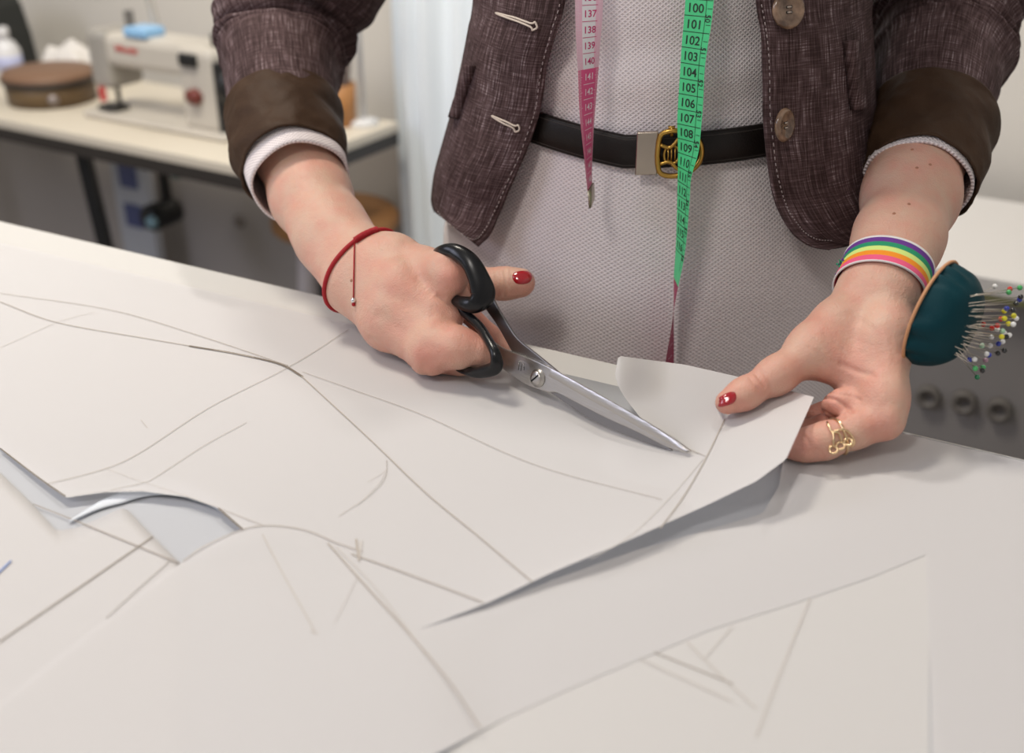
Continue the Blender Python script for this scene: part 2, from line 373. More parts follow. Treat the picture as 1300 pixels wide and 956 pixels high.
upC = itp([(783, 470), (785, 452), (870, 462), (940, 479), (1033, 505)]); upC = itp([(781, 474), (784, 455), (787, 452), (870, 463), (940, 479), (1033, 504)])
loC = itp([(781, 476), (784, 488), (790, 500), (800, 514), (825, 545), (868, 573)])
sheet_patch(b, 781, 868, upC, loC, hA, 24, 24)
sheet_patch(b, 868, 1033, upC, loR, hA, 44, 50)
cF = itp([(-60, 940), (0, 893), (130, 791), (180, 752), (227, 717), (250, 697), (280, 682), (308, 672)])
sheet_patch(b, -60, 308, cF, lambda u: 1030, hA, 90, 24)
lines = [
    ([(0, 372), (139, 393), (250, 425), (366, 464)], .0006, 1), ([(0, 383), (72, 409), (183, 429), (277, 445), (345, 458)], .0008, 1),
    ([(240, 439), (300, 449), (355, 462), (384, 478)], .0019, 3), ([(378, 473), (470, 558), (540, 625), (610, 683), (676, 739)], .0007, 1),
    ([(443, 418), (366, 466), (266, 517), (180, 573), (133, 595), (61, 614)], .0005, 1), ([(0, 441), (72, 409), (120, 396)], .0005, 2),
    ([(313, 536), (260, 565), (200, 604), (184, 612), (140, 622)], .0004, 1), ([(135, 595), (183, 612), (238, 630)], .0003, 2),
    ([(236, 630), (275, 644), (332, 666)], .0004, 1), ([(277, 645), (292, 658), (308, 672)], .0011, 3), ([(232, 712), (262, 692), (308, 672), (344, 667), (388, 673), (427, 689)], .0006, 1),
    ([(384, 472), (455, 497), (540, 528), (680, 590), (840, 634)], .0004, 1), ([(446, 703), (500, 722), (575, 750), (614, 765)], .0008, 1),
    ([(427, 689), (460, 700)], .0006, 1), ([(452, 684), (456, 712)], .0010, 1), ([(459, 686), (456, 706)], .0009, 2), ([(416, 689), (460, 739), (520, 805), (572, 868), (610, 925)], .0007, 1),
    ([(427, 694), (480, 750), (540, 830)], .0004, 2), ([(333, 678), (360, 730), (399, 800)], .0006, 2), ([(491, 584), (489, 606), (470, 628), (430, 655)], .0003, 1), ([(490, 596), (482, 612), (455, 640)], .0003, 2), ([(489, 598), (466, 612)], .0003, 2),
    ([(179, 533), (187, 543)], .0004, 2), ([(920, 532), (897, 580), (868, 630), (838, 671)], .0007, 1), ([(874, 570), (896, 579)], .0005, 1), ([(893, 582), (850, 632), (800, 680), (750, 710)], .0004, 2),
    ([(0, 569), (39, 599), (61, 615), (83, 630)], .0009, 3), ([(395, 800), (402, 804)], .0009, 2), ([(455, 730), (425, 790)], .0003, 2), ([(83, 631), (133, 623), (183, 622)], .0003, 2)]  # darkest stroke paints the shadow along the cut edge
for pts, w, mi in lines: line(b, pts, w, hA, mi)
o = b.build('pattern_paper', [M_PAPER, M_PENCIL, M_PENCIL2, M_CUTLINE], recalc=False)
meta(o, 'top sheet of pattern paper being cut, with pencilled curves, its right end lifted', 'pattern paper', 'pattern papers on the cutting table')
# ------------------------------------------------------------------ the woman: skin
def pc(a, b, k=.008):                        # capsule from (u,v,d,rpx) to (u,v,d,rpx)
    return (tuple(D(*a[:3])), tuple(D(*b[:3])), a[3] * a[2] / FPX, b[3] * b[2] / FPX, k)
def chain(pts, k=.008): return [pc(pts[i], pts[i + 1], k) for i in range(len(pts) - 1)]
# hand at left of the picture (holds the scissors)
RH = []
RH += chain([(352, 128, .925, 56), (378, 190, .885, 55), (395, 250, .85, 50), (420, 300, .815, 44)], .01)
RH += chain([(410, 292, .822, 38), (448, 345, .785, 33)], .01) + chain([(428, 285, .822, 38), (462, 325, .79, 32)], .01)
RH += chain([(415, 310, .815, 34), (444, 362, .785, 30)], .01)
RH += chain([(464, 320, .790, 25), (500, 327, .775, 26), (540, 338, .762, 22)], .014)
RH += chain([(462, 340, .78, 30), (510, 365, .755, 30), (556, 388, .742, 25)], .012)
RH += chain([(452, 358, .78, 27), (500, 398, .755, 30), (552, 425, .733, 25)], .012)
RH += chain([(446, 372, .785, 24), (490, 415, .762, 25), (540, 450, .733, 21)], .012)
RH += chain([(500, 360, .78, 32), (540, 400, .76, 34)], .012)
RH += chain([(538, 336, .760, 21), (566, 343, .740, 23), (573, 354, .735, 22)], .008) + chain([(576, 364, .745, 16), (592, 396, .758, 13), (622, 424, .762, 12), (640, 440, .764, 10)], .002)
RH += chain([(552, 398, .742, 22), (574, 404, .738, 15)], .006)
RH += chain([(546, 440, .727, 26), (580, 441, .722, 25), (609, 446, .719, 19)], .008) + chain([(609, 446, .722, 18), (612, 440, .745, 15)], .004)
RH += chain([(545, 458, .728, 17), (550, 462, .727, 12)], .010)
RH += chain([(540, 452, .74, 20), (585, 462, .742, 16), (575, 440, .765, 14)], .006)
RH += chain([(480, 330, .81, 24), (545, 352, .805, 24), (600, 360, .795, 21), (640, 360, .787, 18.5), (661, 359, .783, 18.5)], .008)
# hand at right of the picture (holds the paper)
LHP = []
LHP += chain([(1188, 120, .84, 58), (1167, 190, .803, 58), (1156, 250, .765, 58), (1140, 310, .725, 51)], .01)
LHP += chain([(1131, 300, .73, 46), (1108, 362, .695, 38)], .01) + chain([(1150, 300, .725, 46), (1128, 368, .69, 38)], .01)
LHP += chain([(1120, 365, .695, 36), (1122, 430, .667, 34), (1123, 510, .648, 27)], .012)
LHP += chain([(1105, 385, .70, 32), (1096, 450, .685, 36), (1092, 505, .668, 26)], .012)
LHP += chain([(1098, 375, .695, 32), (1062, 415, .682, 31), (1030, 447, .672, 27), (985, 477, .663, 21), (945, 500, .655, 17), (923, 511, .651, 15)], .010)
LHP += chain([(1035, 440, .675, 24), (1085, 462, .672, 24)], .014) + chain([(1060, 465, .668, 14), (1100, 480, .663, 20)], .014)
LHP += chain([(1123, 505, .648, 26), (1122, 533, .644, 23)], .010)
LHP += chain([(1121, 535, .644, 23), (1085, 546, .642, 22), (1046, 560, .641, 22), (1020, 566, .643, 19)], .006) + chain([(1020, 566, .644, 19), (975, 562, .648, 15)], .006)
LHP += chain([(1098, 520, .652, 18), (1066, 512, .656, 15), (1058, 516, .660, 15)], .006)
LHP += chain([(1110, 535, .668, 22), (1050, 545, .672, 18), (995, 552, .672, 14)], .006)
LHP += chain([(1110, 520, .685, 22), (1050, 528, .69, 17), (1000, 535, .69, 13)], .006)
P1, F1 = sdf_mesh(RH, .0011); P2, F2 = sdf_mesh(LHP, .0011)
# trunk, upper arms, neck and legs (mostly under the clothes)
YAW = math.radians(-16); EX = Vector((math.cos(YAW), math.sin(YAW), 0)); EF = Vector((math.sin(YAW), -math.cos(YAW), 0))
CB = (0.108, 0.862)
def body(x, f, z): return Vector((CB[0], CB[1], z)) + EX * x + EF * f
def wc(a, b, ra, rb, k=.03): return (tuple(a), tuple(b), ra, rb, k)
Rsh, Lsh = body(-.165, -.02, 1.345), body(.165, -.02, 1.345)
Rel, Lel = D(348, 40, .955), D(1200, 40, .885)
TR = [wc(body(-.06, 0, .93), body(.06, 0, .93), .085, .085), wc(body(-.04, 0, .95), body(-.04, 0, 1.06), .072, .062), wc(body(.04, 0, .95), body(.04, 0, 1.06), .072, .062), wc(body(-.04, 0, 1.06), body(-.05, 0, 1.27), .062, .08), wc(body(.04, 0, 1.06), body(.05, 0, 1.27), .062, .08),
      wc(body(-.09, -.02, 1.31), body(.09, -.02, 1.31), .062, .062), wc(body(0, -.02, 1.33), body(0, -.01, 1.46), .055, .048),
      wc(Rsh, D(440, -90, .953), .040, .036, .02), wc(D(440, -90, .953), Rel, .036, .034, .02), wc(Lsh, D(1165, -90, .885), .040, .034, .02), wc(D(1165, -90, .885), Lel, .034, .034, .02), wc(Rel, D(366, 165, .90), .036, .036, .02), wc(Lel, D(1176, 170, .81), .036, .037, .02)]
for s in (-1, 1): TR += [wc(body(.085 * s, 0, .86), body(.08 * s, .01, .47), .078, .050, .02), wc(body(.08 * s, .01, .47), body(.08 * s, -.01, .09), .050, .034, .02)]
for P_ in (P1, P2): P_[:, 2] = np.maximum(P_[:, 2], ZT + .0040)     # hands rest on the papers
P3, F3 = sdf_mesh(TR, .006)
V_ = np.concatenate([P1, P2, P3]); F_ = np.concatenate([F1, F2 + len(P1), F3 + len(P1) + len(P2)])
# skin creases: push vertices in along short strokes (pixel strokes on the visible side)
def proj(P):
    x = P[:, 0]; y = P[:, 1]; z = P[:, 2] - CAM.z; d = y * CT - z * ST; up = y * ST + z * CT
    return 650 + FPX * x / d, 478 - FPX * up / d, d
def normals(V, F):
    n = np.zeros_like(V); a, b, c, d = [V[F[:, i]] for i in range(4)]; fn = np.cross(c - a, d - b)
    for i in range(4): np.add.at(n, F[:, i], fn)
    return n / np.maximum(np.linalg.norm(n, axis=1, keepdims=True), 1e-12)
NR = normals(V_, F_); U, VV, DD = proj(V_)
view = V_ - np.array(CAM); view /= np.linalg.norm(view, axis=1, keepdims=True); facing = (NR * view).sum(1) < .15
disp = np.zeros(len(V_)); nfine = len(P1) + len(P2); facing[nfine:] = False
def stroke(pts, w, dep, dmax=9):
    global disp
    P = spl(pts, 14); best = np.full(len(V_), 1e9)
    for i in range(13):
        a = np.array(P[i]); bb = np.array(P[i + 1]); ba = bb - a; t = np.clip(((U - a[0]) * ba[0] + (VV - a[1]) * ba[1]) / (ba @ ba + 1e-9), 0, 1)
        best = np.minimum(best, np.hypot(U - a[0] - t * ba[0], VV - a[1] - t * ba[1]))
    disp -= np.where(facing & (DD < dmax), dep * np.exp(-(best / w) ** 2), 0)
for pts, w, dep in [
    ([(632, 342), (634, 358), (632, 376)], 1.6, .0006), ([(640, 341), (642, 358), (640, 377)], 1.8, .0008), ([(648, 343), (649, 356), (648, 372)], 1.4, .0005), ([(625, 344), (627, 360), (625, 376)], 1.5, .0005),
    ([(556, 376), (570, 383), (580, 384)], 3.5, .0014), ([(478, 302), (480, 316)], 1.2, .0004),
    ([(548, 372), (562, 379)], 4, .0008), ([(560, 438), (575, 446), (590, 446)], 6, -.0003),
    ([(470, 430), (500, 452), (520, 466)], 3, .0008), ([(480, 400), (520, 425)], 8, .0007), ([(480, 368), (530, 390)], 8, .0006), ([(490, 345), (535, 358)], 7, .0005),
    ([(545, 452), (556, 462)], 7, -.0012), ([(556, 345), (572, 352)], 7, -.0006),
    # right-hand side of the picture
    ([(952, 480), (958, 487), (964, 496)], 1.8, .0009), ([(959, 474), (966, 482), (971, 492)], 1.8, .0010), ([(966, 470), (974, 478), (978, 488)], 1.6, .0007),
    ([(1042, 503), (1062, 508), (1082, 522)], 2.4, .0018), ([(1045, 522), (1058, 530), (1072, 530)], 2.2, .0013), ([(1050, 497), (1078, 502), (1092, 508)], 2.0, .0009),
    ([(1068, 462), (1090, 472), (1108, 476)], 4, .0010), ([(1020, 552), (1026, 560), (1028, 566)], 1.6, .0009), ([(1034, 570), (1042, 574), (1046, 580)], 1.2, .0006), ([(1030, 572), (1036, 578)], 1.2, .0005),
    ([(1026, 440), (1042, 452), (1050, 462)], 1.6, .0004), ([(1034, 430), (1052, 446), (1060, 460)], 1.6, .0004), ([(1046, 424), (1066, 442), (1076, 455)], 1.6, .0004), ([(1000, 452), (1010, 462)], 1.6, .0003),
    ([(1080, 400), (1110, 420), (1120, 450)], 6, .0006), ([(1130, 525), (1138, 540)], 8, -.0007)]:
    stroke(pts, w, dep)
V_ = V_ + NR * disp[:, None]
# skin redness per vertex: knuckles and finger ends
red = np.zeros(len(V_))
for (u, v, r, a) in [(575, 355, 26, .9), (548, 455, 30, .9), (520, 345, 30, .4), (600, 445, 25, .5), (675, 365, 16, .8), (610, 410, 40, 1.0), (540, 400, 40, .3), (500, 430, 40, .3),
                     (925, 515, 30, .8), (965, 485, 22, .7), (1050, 515, 34, .9), (1120, 545, 26, .7), (1020, 570, 30, .9), (1080, 470, 34, .6), (1040, 420, 40, .3), (1075, 510, 30, .7), (990, 480, 30, .5)]:
    red = np.maximum(red, a * np.exp(-((U - u) ** 2 + (VV - v) ** 2) / r ** 2))
red[nfine:] = 0; red *= .62
person = mk('person', V_, F_.tolist(), mat('skin', (0.60, 0.36, 0.27), .5))
meta(person, 'person in brown linen blazer over pale knit dress, cutting pattern paper with scissors', 'person')
at_ = person.data.color_attributes.new('redness', 'FLOAT_COLOR', 'POINT')
at_.data.foreach_set('color', np.stack([red, red, red, np.ones(len(red))], 1).astype(np.float32).ravel())
m = MATS['skin']; N, L = nodes(m); bs = N['Principled BSDF']
bs.inputs['Subsurface Weight'].default_value = .25; bs.inputs['Subsurface Radius'].default_value = (1, .35, .2); bs.inputs['Subsurface Scale'].default_value = .003; bs.inputs['Roughness'].default_value = .52
tc = N.new('ShaderNodeTexCoord'); n1 = N.new('ShaderNodeTexNoise'); n1.inputs['Scale'].default_value = 55; n1.inputs['Detail'].default_value = 5; L.new(tc.outputs['Object'], n1.inputs[0])
rp = N.new('ShaderNodeValToRGB'); rp.color_ramp.elements[0].position = .35; rp.color_ramp.elements[1].position = .68
rp.color_ramp.elements[0].color = (.62, .40, .30, 1); rp.color_ramp.elements[1].color = (.63, .325, .245, 1); L.new(n1.outputs[0], rp.inputs[0])
va = N.new('ShaderNodeVertexColor'); va.layer_name = 'redness'; mx = N.new('ShaderNodeMix'); mx.data_type = 'RGBA'; L.new(va.outputs[0], mx.inputs[0]); L.new(rp.outputs[0], mx.inputs[6]); mx.inputs[7].default_value = (.60, .22, .17, 1)
L.new(mx.outputs[2], bs.inputs['Base Color'])
vo = N.new('ShaderNodeTexVoronoi'); vo.inputs['Scale'].default_value = 900; L.new(tc.outputs['Object'], vo.inputs[0]); n3 = N.new('ShaderNodeTexNoise'); n3.inputs['Scale'].default_value = 160; n3.inputs['Detail'].default_value = 4; L.new(tc.outputs['Object'], n3.inputs[0])
bp = N.new('ShaderNodeBump'); bp.inputs['Strength'].default_value = .6; bp.inputs['Distance'].default_value = .0012
L.new(math_node(N, L, 'ADD', math_node(N, L, 'MULTIPLY', vo.outputs[0], .25), n3.outputs[0]), bp.inputs['Height']); L.new(bp.outputs[0], bs.inputs['Normal'])
BV = BVHTree.FromPolygons([Vector(v) for v in V_], F_.tolist())
def skin_hit(u, v):
    r = (D(u, v, 1) - CAM).normalized(); h = BV.ray_cast(CAM, r); return h[0], h[1]
def around(center, axis, off, n=48, a0=0, a1=2 * math.pi, rmax=.08, closed=True):   # ring of points hugging the skin
    axis = Vector(axis).normalized(); x = axis.orthogonal().normalized(); y = axis.cross(x); out = []
    for i in range(n):
        a = a0 + (a1 - a0) * i / (n if closed else n - 1); dr = x * math.cos(a) + y * math.sin(a)
        h = BV.ray_cast(center + dr * rmax, -dr)
        p = h[0] if h[0] is not None and (h[0] - center).length < rmax else center + dr * .025
        out.append(p + dr * off)
    return out
# fingernails
def nail(outline, cu, cv, label):
    b = MB(); n = len(outline); rings = []
    for k, s in enumerate((1.0, .93, .7, .4)):
        ring = []
        for (u, v) in outline:
            p, nn = skin_hit(cu + (u - cu) * s, cv + (v - cv) * s)
            if p is None: p, nn = skin_hit(cu + (u - cu) * .8, cv + (v - cv) * .8)
            ring.append(p + nn * (.0000 if k == 0 else .0005 + .0002 * k))
        rings.append(ring)
    b.grid(rings, cv=True); k = len(b.v) - n; b.f.append([k + i for i in range(n)]); b.m.append(0)
    o = b.build('fingernail', M_NAIL, person); subsurf(o); o['label'] = label; return o
def smooth_out(pts, n=28): return [tuple(p) for p in spl(pts, n, True)]
nail(smooth_out([(650, 352), (653, 346), (661, 344), (668, 344), (674, 346.5), (676, 352), (673, 358), (665, 361), (655, 360)]), 664, 351, 'red painted nail of the thumb behind the scissors')
nail(smooth_out([(905, 511), (914, 504), (925, 498), (933, 498), (935, 505), (931, 512), (920, 516), (909, 517)]), 920, 508, 'red painted nail of the thumb holding the paper')
# tiny moles
for u, v in [(1164, 213), (1154, 259), (1135, 271), (1181, 209), (1158, 190), (446, 356)]:
    p, nn = skin_hit(u, v)
    if p is None: continue
    b = MB(); b.lathe([(1e-5, .0004), (.0009, .0003), (.0013, -.0003)], n=10, M=Matrix.Translation(p) @ nn.to_track_quat('Z', 'Y').to_matrix().to_4x4())
    b.build('mole', mat('mole', (.38, .17, .10), .6), person)

# ------------------------------------------------------------------ dress
TZ = [.46, .70, .86, .94, 1.00, 1.05, 1.12, 1.20, 1.30, 1.37, 1.41]
TA = [.205, .185, .176, .172, .160, .143, .134, .142, .165, .165, .09]
TBb = [.15, .125, .115, .112, .106, .100, .102, .112, .112, .085, .065]
def ab(z): return float(np.interp(z, TZ, TA)), float(np.interp(z, TZ, TBb))
def torso(phi, z, off=0, wr=True):           # phi = 0 front, + towards picture right
    a, bb = ab(z); a += off; bb += off
    p = body(a * math.sin(phi), bb * math.cos(phi), z)
    if wr:
        r = .0035 * noise.noise(Vector((phi * 2.2, z * 9, 3))) + .0022 * math.sin(z * 120 + 2.5 * math.sin(phi * 1.3)) * math.exp(-((z - 1.095) / .035) ** 2)
        r += .0035 * math.sin(phi * 7 + 1) * ss((1.04 - z) / .2) + .003 * math.exp(-((phi - .25 - (1.0 - z) * .8) / .12) ** 2) * ss((1.03 - z) / .05) - .003 * math.exp(-((phi - .02) / .1) ** 2) * ss((1.03 - z) / .06)
        p += (EX * math.sin(phi) + EF * math.cos(phi)) * r
    return p
def torso_hit(u, v, off=0):
    dr = (D(u, v, 1) - CAM); best = None; prev = None
    for i in range(500):
        p = CAM + dr * (.6 + i * .001); q = p - Vector((CB[0], CB[1], 0)); a, bb = ab(p.z); a += off; bb += off
        g = (q.dot(EX) / a) ** 2 + (q.dot(EF) / bb) ** 2 - 1
        if g < 0: return p
        if best is None or g < best[0]: best = (g, p)
    return best[1]
n, mz = 160, 150; G = []; uv = []
ph0 = lambda i: math.pi + 2 * math.pi * i / 160
for j in range(mz + 1):
    z = .46 + (1.41 - .46) * j / mz; G.append([torso(ph0(i), z) for i in range(n)]); uv += [(.15 * 2 * math.pi * i / n, z) for i in range(n)]
b = MB(); b.grid(G, cv=True, uv=uv); dress = b.build('dress', KNIT, person); solid(dress, .0015, -1)
dress['label'] = 'pale lilac-grey knit dress'
def tubering(path, n=96, m=70, wr=None, squash=None):
    """path of (u,v,d,rpx) -> grid of rings perpendicular to the path, with uv in metres"""
    Q = spl([(*D(p[0], p[1], p[2]), p[3] * p[2] / FPX) for p in path], m); G = []; uv = []; s = 0; prev = None
    for i, q in enumerate(Q):
        c = Vector(q[:3]); t = (Vector(Q[min(i + 1, m - 1)][:3]) - Vector(Q[max(i - 1, 0)][:3])).normalized()
        if i: s += (c - Vector(Q[i - 1][:3])).length
        a = (Vector((1, 0, 0)) if prev is None else prev); a = (a - t * a.dot(t)).normalized(); prev = a; bb = t.cross(a)
        row = []
        for j in range(n):
            th = 2 * math.pi * j / n; r = q[3] + (wr(i / (m - 1), th, s) if wr else 0)
            row.append(c + a * math.cos(th) * r + bb * math.sin(th) * r)
        G.append(row); uv += [(.05 * 2 * math.pi * j / n, s) for j in range(n)]
    return G, uv
# knit sleeve ends showing under the jacket cuffs
def dcuff(path, ins):
    G, uv = tubering(path, m=24, wr=lambda t, th, s: .0006 * math.sin(5 * th))
    b = MB(); b.grid(G, cv=True, uv=uv); o = b.build('dress_sleeve', KNIT, dress, recalc=False); solid(o, .0022, 0); return o
dcuff([(356, 120, .925, 58), (364, 165, .90, 61), (374, 207, .868, 63), (382, 233, .849, 61)], 1)
dcuff([(1185, 130, .838, 62), (1177, 175, .813, 64), (1166, 222, .785, 64.5), (1163, 235, .778, 65.5)], 1)

# ------------------------------------------------------------------ jacket
def panel(front, sil, Yf, Ys, backang, mb, n=26, nb=22, nr=90):
    """rows of front edge px / silhouette px; then wraps round the back"""
    F_r = spl([(*f, y) for f, y in zip(front, Yf)], nr); S_r = spl([(*f, y) for f, y in zip(sil, Ys)], nr); G = []; uv = []
    for i in range(nr):
        f, s_ = F_r[i], S_r[i]; row = []
        for k in range(n):
            t = k / (n - 1); te = t ** 1.15
            u = f[0] + (s_[0] - f[0]) * te; v = f[1] + (s_[1] - f[1]) * te
            Y = f[2] + (s_[2] - f[2]) * (1 - math.sqrt(max(0, 1 - (te * .985) ** 2))) / (1 - math.sqrt(1 - .985 ** 2))
            wob = .0022 * noise.noise(Vector((u / 50, v / 80, 1.7))) + .0012 * noise.noise(Vector((u / 18, v / 40, 5)))
            row.append(W(u, v, Y + wob))
        p = row[-1]; q = p - Vector((CB[0], CB[1], p.z)); x0, f0 = q.dot(EX), q.dot(EF); sg = 1 if x0 > 0 else -1
        for k in range(1, nb + 1):
            t = k / nb; ang = t * math.pi / 2
            row.append(body(x0 * math.cos(ang), f0 - (.125 + f0) * math.sin(ang), p.z + (1.0 * 0)))
        G.append(row); ln = 0
        for k, p in enumerate(row):
            if k: ln += (p - row[k - 1]).length
            uv.append((ln * sg + .3, p.z))
    mb.grid(G, uv=uv, flip=sg > 0)
    return G
jb = MB()
GL = panel([(790, -420), (775, -300), (745, -140), (718, 0), (707, 41), (695, 82), (689, 126), (681, 157), (667, 196), (648, 239), (634, 272), (622, 298), (607, 313)],
           [(600, -420), (606, -300), (612, -140), (602, 0), (596, 35), (589, 72), (581, 110), (574, 142), (562, 185), (553, 218), (549, 246), (549, 258), (552, 268)],
           [.78, .775, .77, .765, .765, .77, .775, .78, .78, .782, .785, .785, .785], [.90, .89, .88, .875, .875, .87, .87, .87, .87, .865, .86, .86, .855], 0, jb)
GR = panel([(930, -420), (935, -300), (948, -140), (959.5, 0), (966, 42), (968, 97), (969, 156), (974, 208), (981, 247), (994, 279), (1010, 301), (1030, 313), (1052, 317)],
           [(1120, -420), (1124, -300), (1120, -140), (1106, 0), (1107, 42), (1110, 97), (1112, 156), (1116, 205), (1120, 240), (1122, 262), (1120, 282), (1114, 298), (1104, 306)],
           [.745, .735, .73, .727, .726, .726, .728, .728, .726, .724, .722, .722, .722], [.86, .85, .83, .815, .812, .81, .808, .805, .80, .79, .785, .78, .775], 0, jb)
# shoulders
SG = []; uv = []
for j, (z, a, bb) in enumerate([(1.24, .178, .135), (1.30, .19, .135), (1.35, .19, .115), (1.385, .15, .09), (1.41, .095, .07), (1.43, .07, .062)]):
    SG.append([body(a * math.sin(p), bb * math.cos(p) - .01, z) for p in [.32 + (2 * math.pi - .64) * i / 60 for i in range(61)]]); uv += [(i * .015, z) for i in range(61)]
jb.grid(SG, uv=uv, flip=True)
def wr_r(t, th, s):
    f = .0038 * math.sin(s * 110 + 1.8 * math.sin(th + .6)) * math.exp(-((t - .56) / .16) ** 2) * (1 + .6 * math.cos(th - 1))
    for t0, sw, wd_, dp, ph in ((.585, .050, .013, .0085, .4), (.635, .030, .010, .0065, 1.1), (.70, -.03, .009, .0045, 2.4), (.53, .03, .012, .006, -.6)):
        e_ = t - t0 - sw * math.cos(th - ph); f += -dp * math.exp(-(e_ / wd_) ** 2) * (.85 + .15 * math.cos(th - ph - 1.2)) + dp * .45 * math.exp(-((e_ - wd_ * 1.9) / wd_) ** 2)
    f += .0042 * noise.noise(Vector((math.cos(th) * 1.5, math.sin(th) * 1.5, s * 22)))
    f += .0016 * noise.noise(Vector((math.cos(th) * 5, math.sin(th) * 5, s * 60 + 9)))
    return f * (1 - .9 * ss((t - .72) / .14))
G, uv = tubering([(575, -330, .95, 74), (500, -190, .94, 84), (425, -75, .955, 90), (370, 12, .965, 87), (358, 66, .945, 77), (358, 115, .915, 69), (364, 172, .885, 66)], wr=wr_r, m=280)
jb.grid(G, cv=True, uv=uv)
G, uv = tubering([(1060, -330, .86, 78), (1130, -190, .87, 86), (1185, -75, .885, 90), (1200, 12, .89, 88), (1194, 66, .87, 84), (1185, 115, .84, 76), (1179, 165, .816, 68)], wr=lambda t, th, s: wr_r(t, th + 2, s + .3), m=280)
jb.grid(G, cv=True, uv=uv)
jacket = jb.build('jacket', [LINEN], person, recalc=False); solid(jacket, .0022, 0)
jacket['label'] = 'brown-mauve linen blazer worn open with sleeves turned back'
def jcuff(path, label):
    def wr(t, th, s): return .0010 * math.sin(3 * th + 9 * t) + (.0028 * noise.noise(Vector((math.cos(th) * 2, math.sin(th) * 2, s * 50))) + .0009 * noise.noise(Vector((math.cos(th) * 6, math.sin(th) * 6, s * 120)))) * (1 if t > .04 else .3)
    G, uv = tubering(path, m=40, wr=wr)
    n = len(G[0]); c0 = sum(G[0], Vector()) / n; G = [[c0 + (p - c0) * .93 for p in G[0]], [c0 + (p - c0) * .985 for p in G[0]]] + G[1:]
    ce = sum(G[-1], Vector()) / n; t = (ce - c0).normalized()
    for k, (s_, q) in enumerate(((.985, .0012), (.95, .0005), (.93, -.006), (.92, -.02))): G.append([ce + (p - ce) * s_ + t * q for p in G[-1 - k]])
    b = MB(); b.grid(G, cv=True); o = b.build('cuff', M_CUFF, jacket); o['label'] = label; return o
jcuff([(359, 143, .902, 72.5), (363, 170, .886, 73), (369, 200, .868, 71.5), (372, 214, .860, 69.5)], 'dark brown turned-back cuff at the scissor hand')
jcuff([(1182, 152, .825, 79.5), (1177, 180, .809, 78), (1169, 212, .790, 75), (1165, 230, .780, 72.5)], 'dark brown turned-back cuff above the pin cushion')
# hits on the jacket for its details
dg = bpy.context.evaluated_depsgraph_get(); BJ = BVHTree.FromPolygons(jb.v, jb.f)
def jhit(u, v, off=.0022):
    r = (D(u, v, 1) - CAM).normalized(); h = BJ.ray_cast(CAM, r)
    if h[0] is None: return W(u, v, .8), -r
    nn = h[1] if h[1].dot(r) < 0 else -h[1]
    return h[0] + nn * off, nn
def stitch(pts, name='stitching', w=.0007, mt=None, dash=True):
    P = spl(pts, int(sum(math.dist(pts[i], pts[i + 1]) for i in range(len(pts) - 1)) / 1.6)); b = MB()
    for i in range(0, len(P) - 2, 4 if dash else 2):
        seg = [jhit(*P[j])[0] for j in range(i, min(i + 3, len(P)))]
        b.tube(seg, w * .5, 5)
    return b.build(name, mt, jacket)
M_THREAD = mat('pale_thread', (.38, .31, .30), .8); M_THREAD2 = mat('cream_thread', (.62, .53, .45), .8)
stitch([(966, 5), (973, 50), (976, 97), (978, 156), (984, 208), (992, 247), (1004, 273), (1018, 292), (1036, 303), (1056, 306)], mt=M_THREAD)
stitch([(711, 5), (699, 45), (688, 84), (682, 126), (674, 157), (660, 196), (641, 239), (628, 268), (615, 292), (604, 303), (592, 300), (570, 282), (557, 266)], mt=M_THREAD)
def bhole(u0, v0, u1, v1):
    dx, dy = u1 - u0, v1 - v0; L_ = math.hypot(dx, dy); dx /= L_; dy /= L_; q = 2.4
    e = [(u0, v0), (u0 + dx * L_ * .4 - dy * 1.6, v0 + dy * L_ * .4 + dx * 1.6), (u1 - dx * 8 - dy * 2, v1 - dy * 8 + dx * 2), (u1 - dx * 4 - dy * 5, v1 - dy * 4 + dx * 5), (u1, v1), (u1 - dx * 4 + dy * 5, v1 - dy * 4 - dx * 5), (u1 - dx * 8 + dy * 2, v1 - dy * 8 - dx * 2), (u0 + dx * L_ * .4 + dy * 1.6, v0 + dy * L_ * .4 - dx * 1.6)]
    b = MB(); P = [jhit(*p, .003)[0] for p in spl(e, 46, True)]; b.tube(P, .0007, 6, closed=True)
    b.build('buttonhole', M_THREAD2, jacket)
bhole(634, 17, 684, 34); bhole(628, 147, 661, 164)
# pocket welts
def welt(pts_in, wpx, label):
    b = MB(); P = spl(pts_in, 20); G = []
    for p in P:
        row = []
        for k, (t, o_) in enumerate(((0, .0015), (0, .0055), (.2, .007), (.9, .005), (1, .0008))): row.append(jhit(p[0] + t * wpx, p[1], o_)[0])
        G.append(row)
    b.grid(G); o = b.build('pocket_welt', LINEN, jacket, recalc=False); o['label'] = label; solid(o, .001, 0); return o
welt([(1069, 52), (1071, 85), (1074, 115), (1077, 139)], 16, 'narrow pocket welt beside the sleeve'); welt([(600, 84), (594, 104), (586, 128), (579, 151)], 6, 'narrow pocket welt near the blazer side seam')
stitch([(1074, 56), (1077, 90), (1080, 132)], mt=M_THREAD)
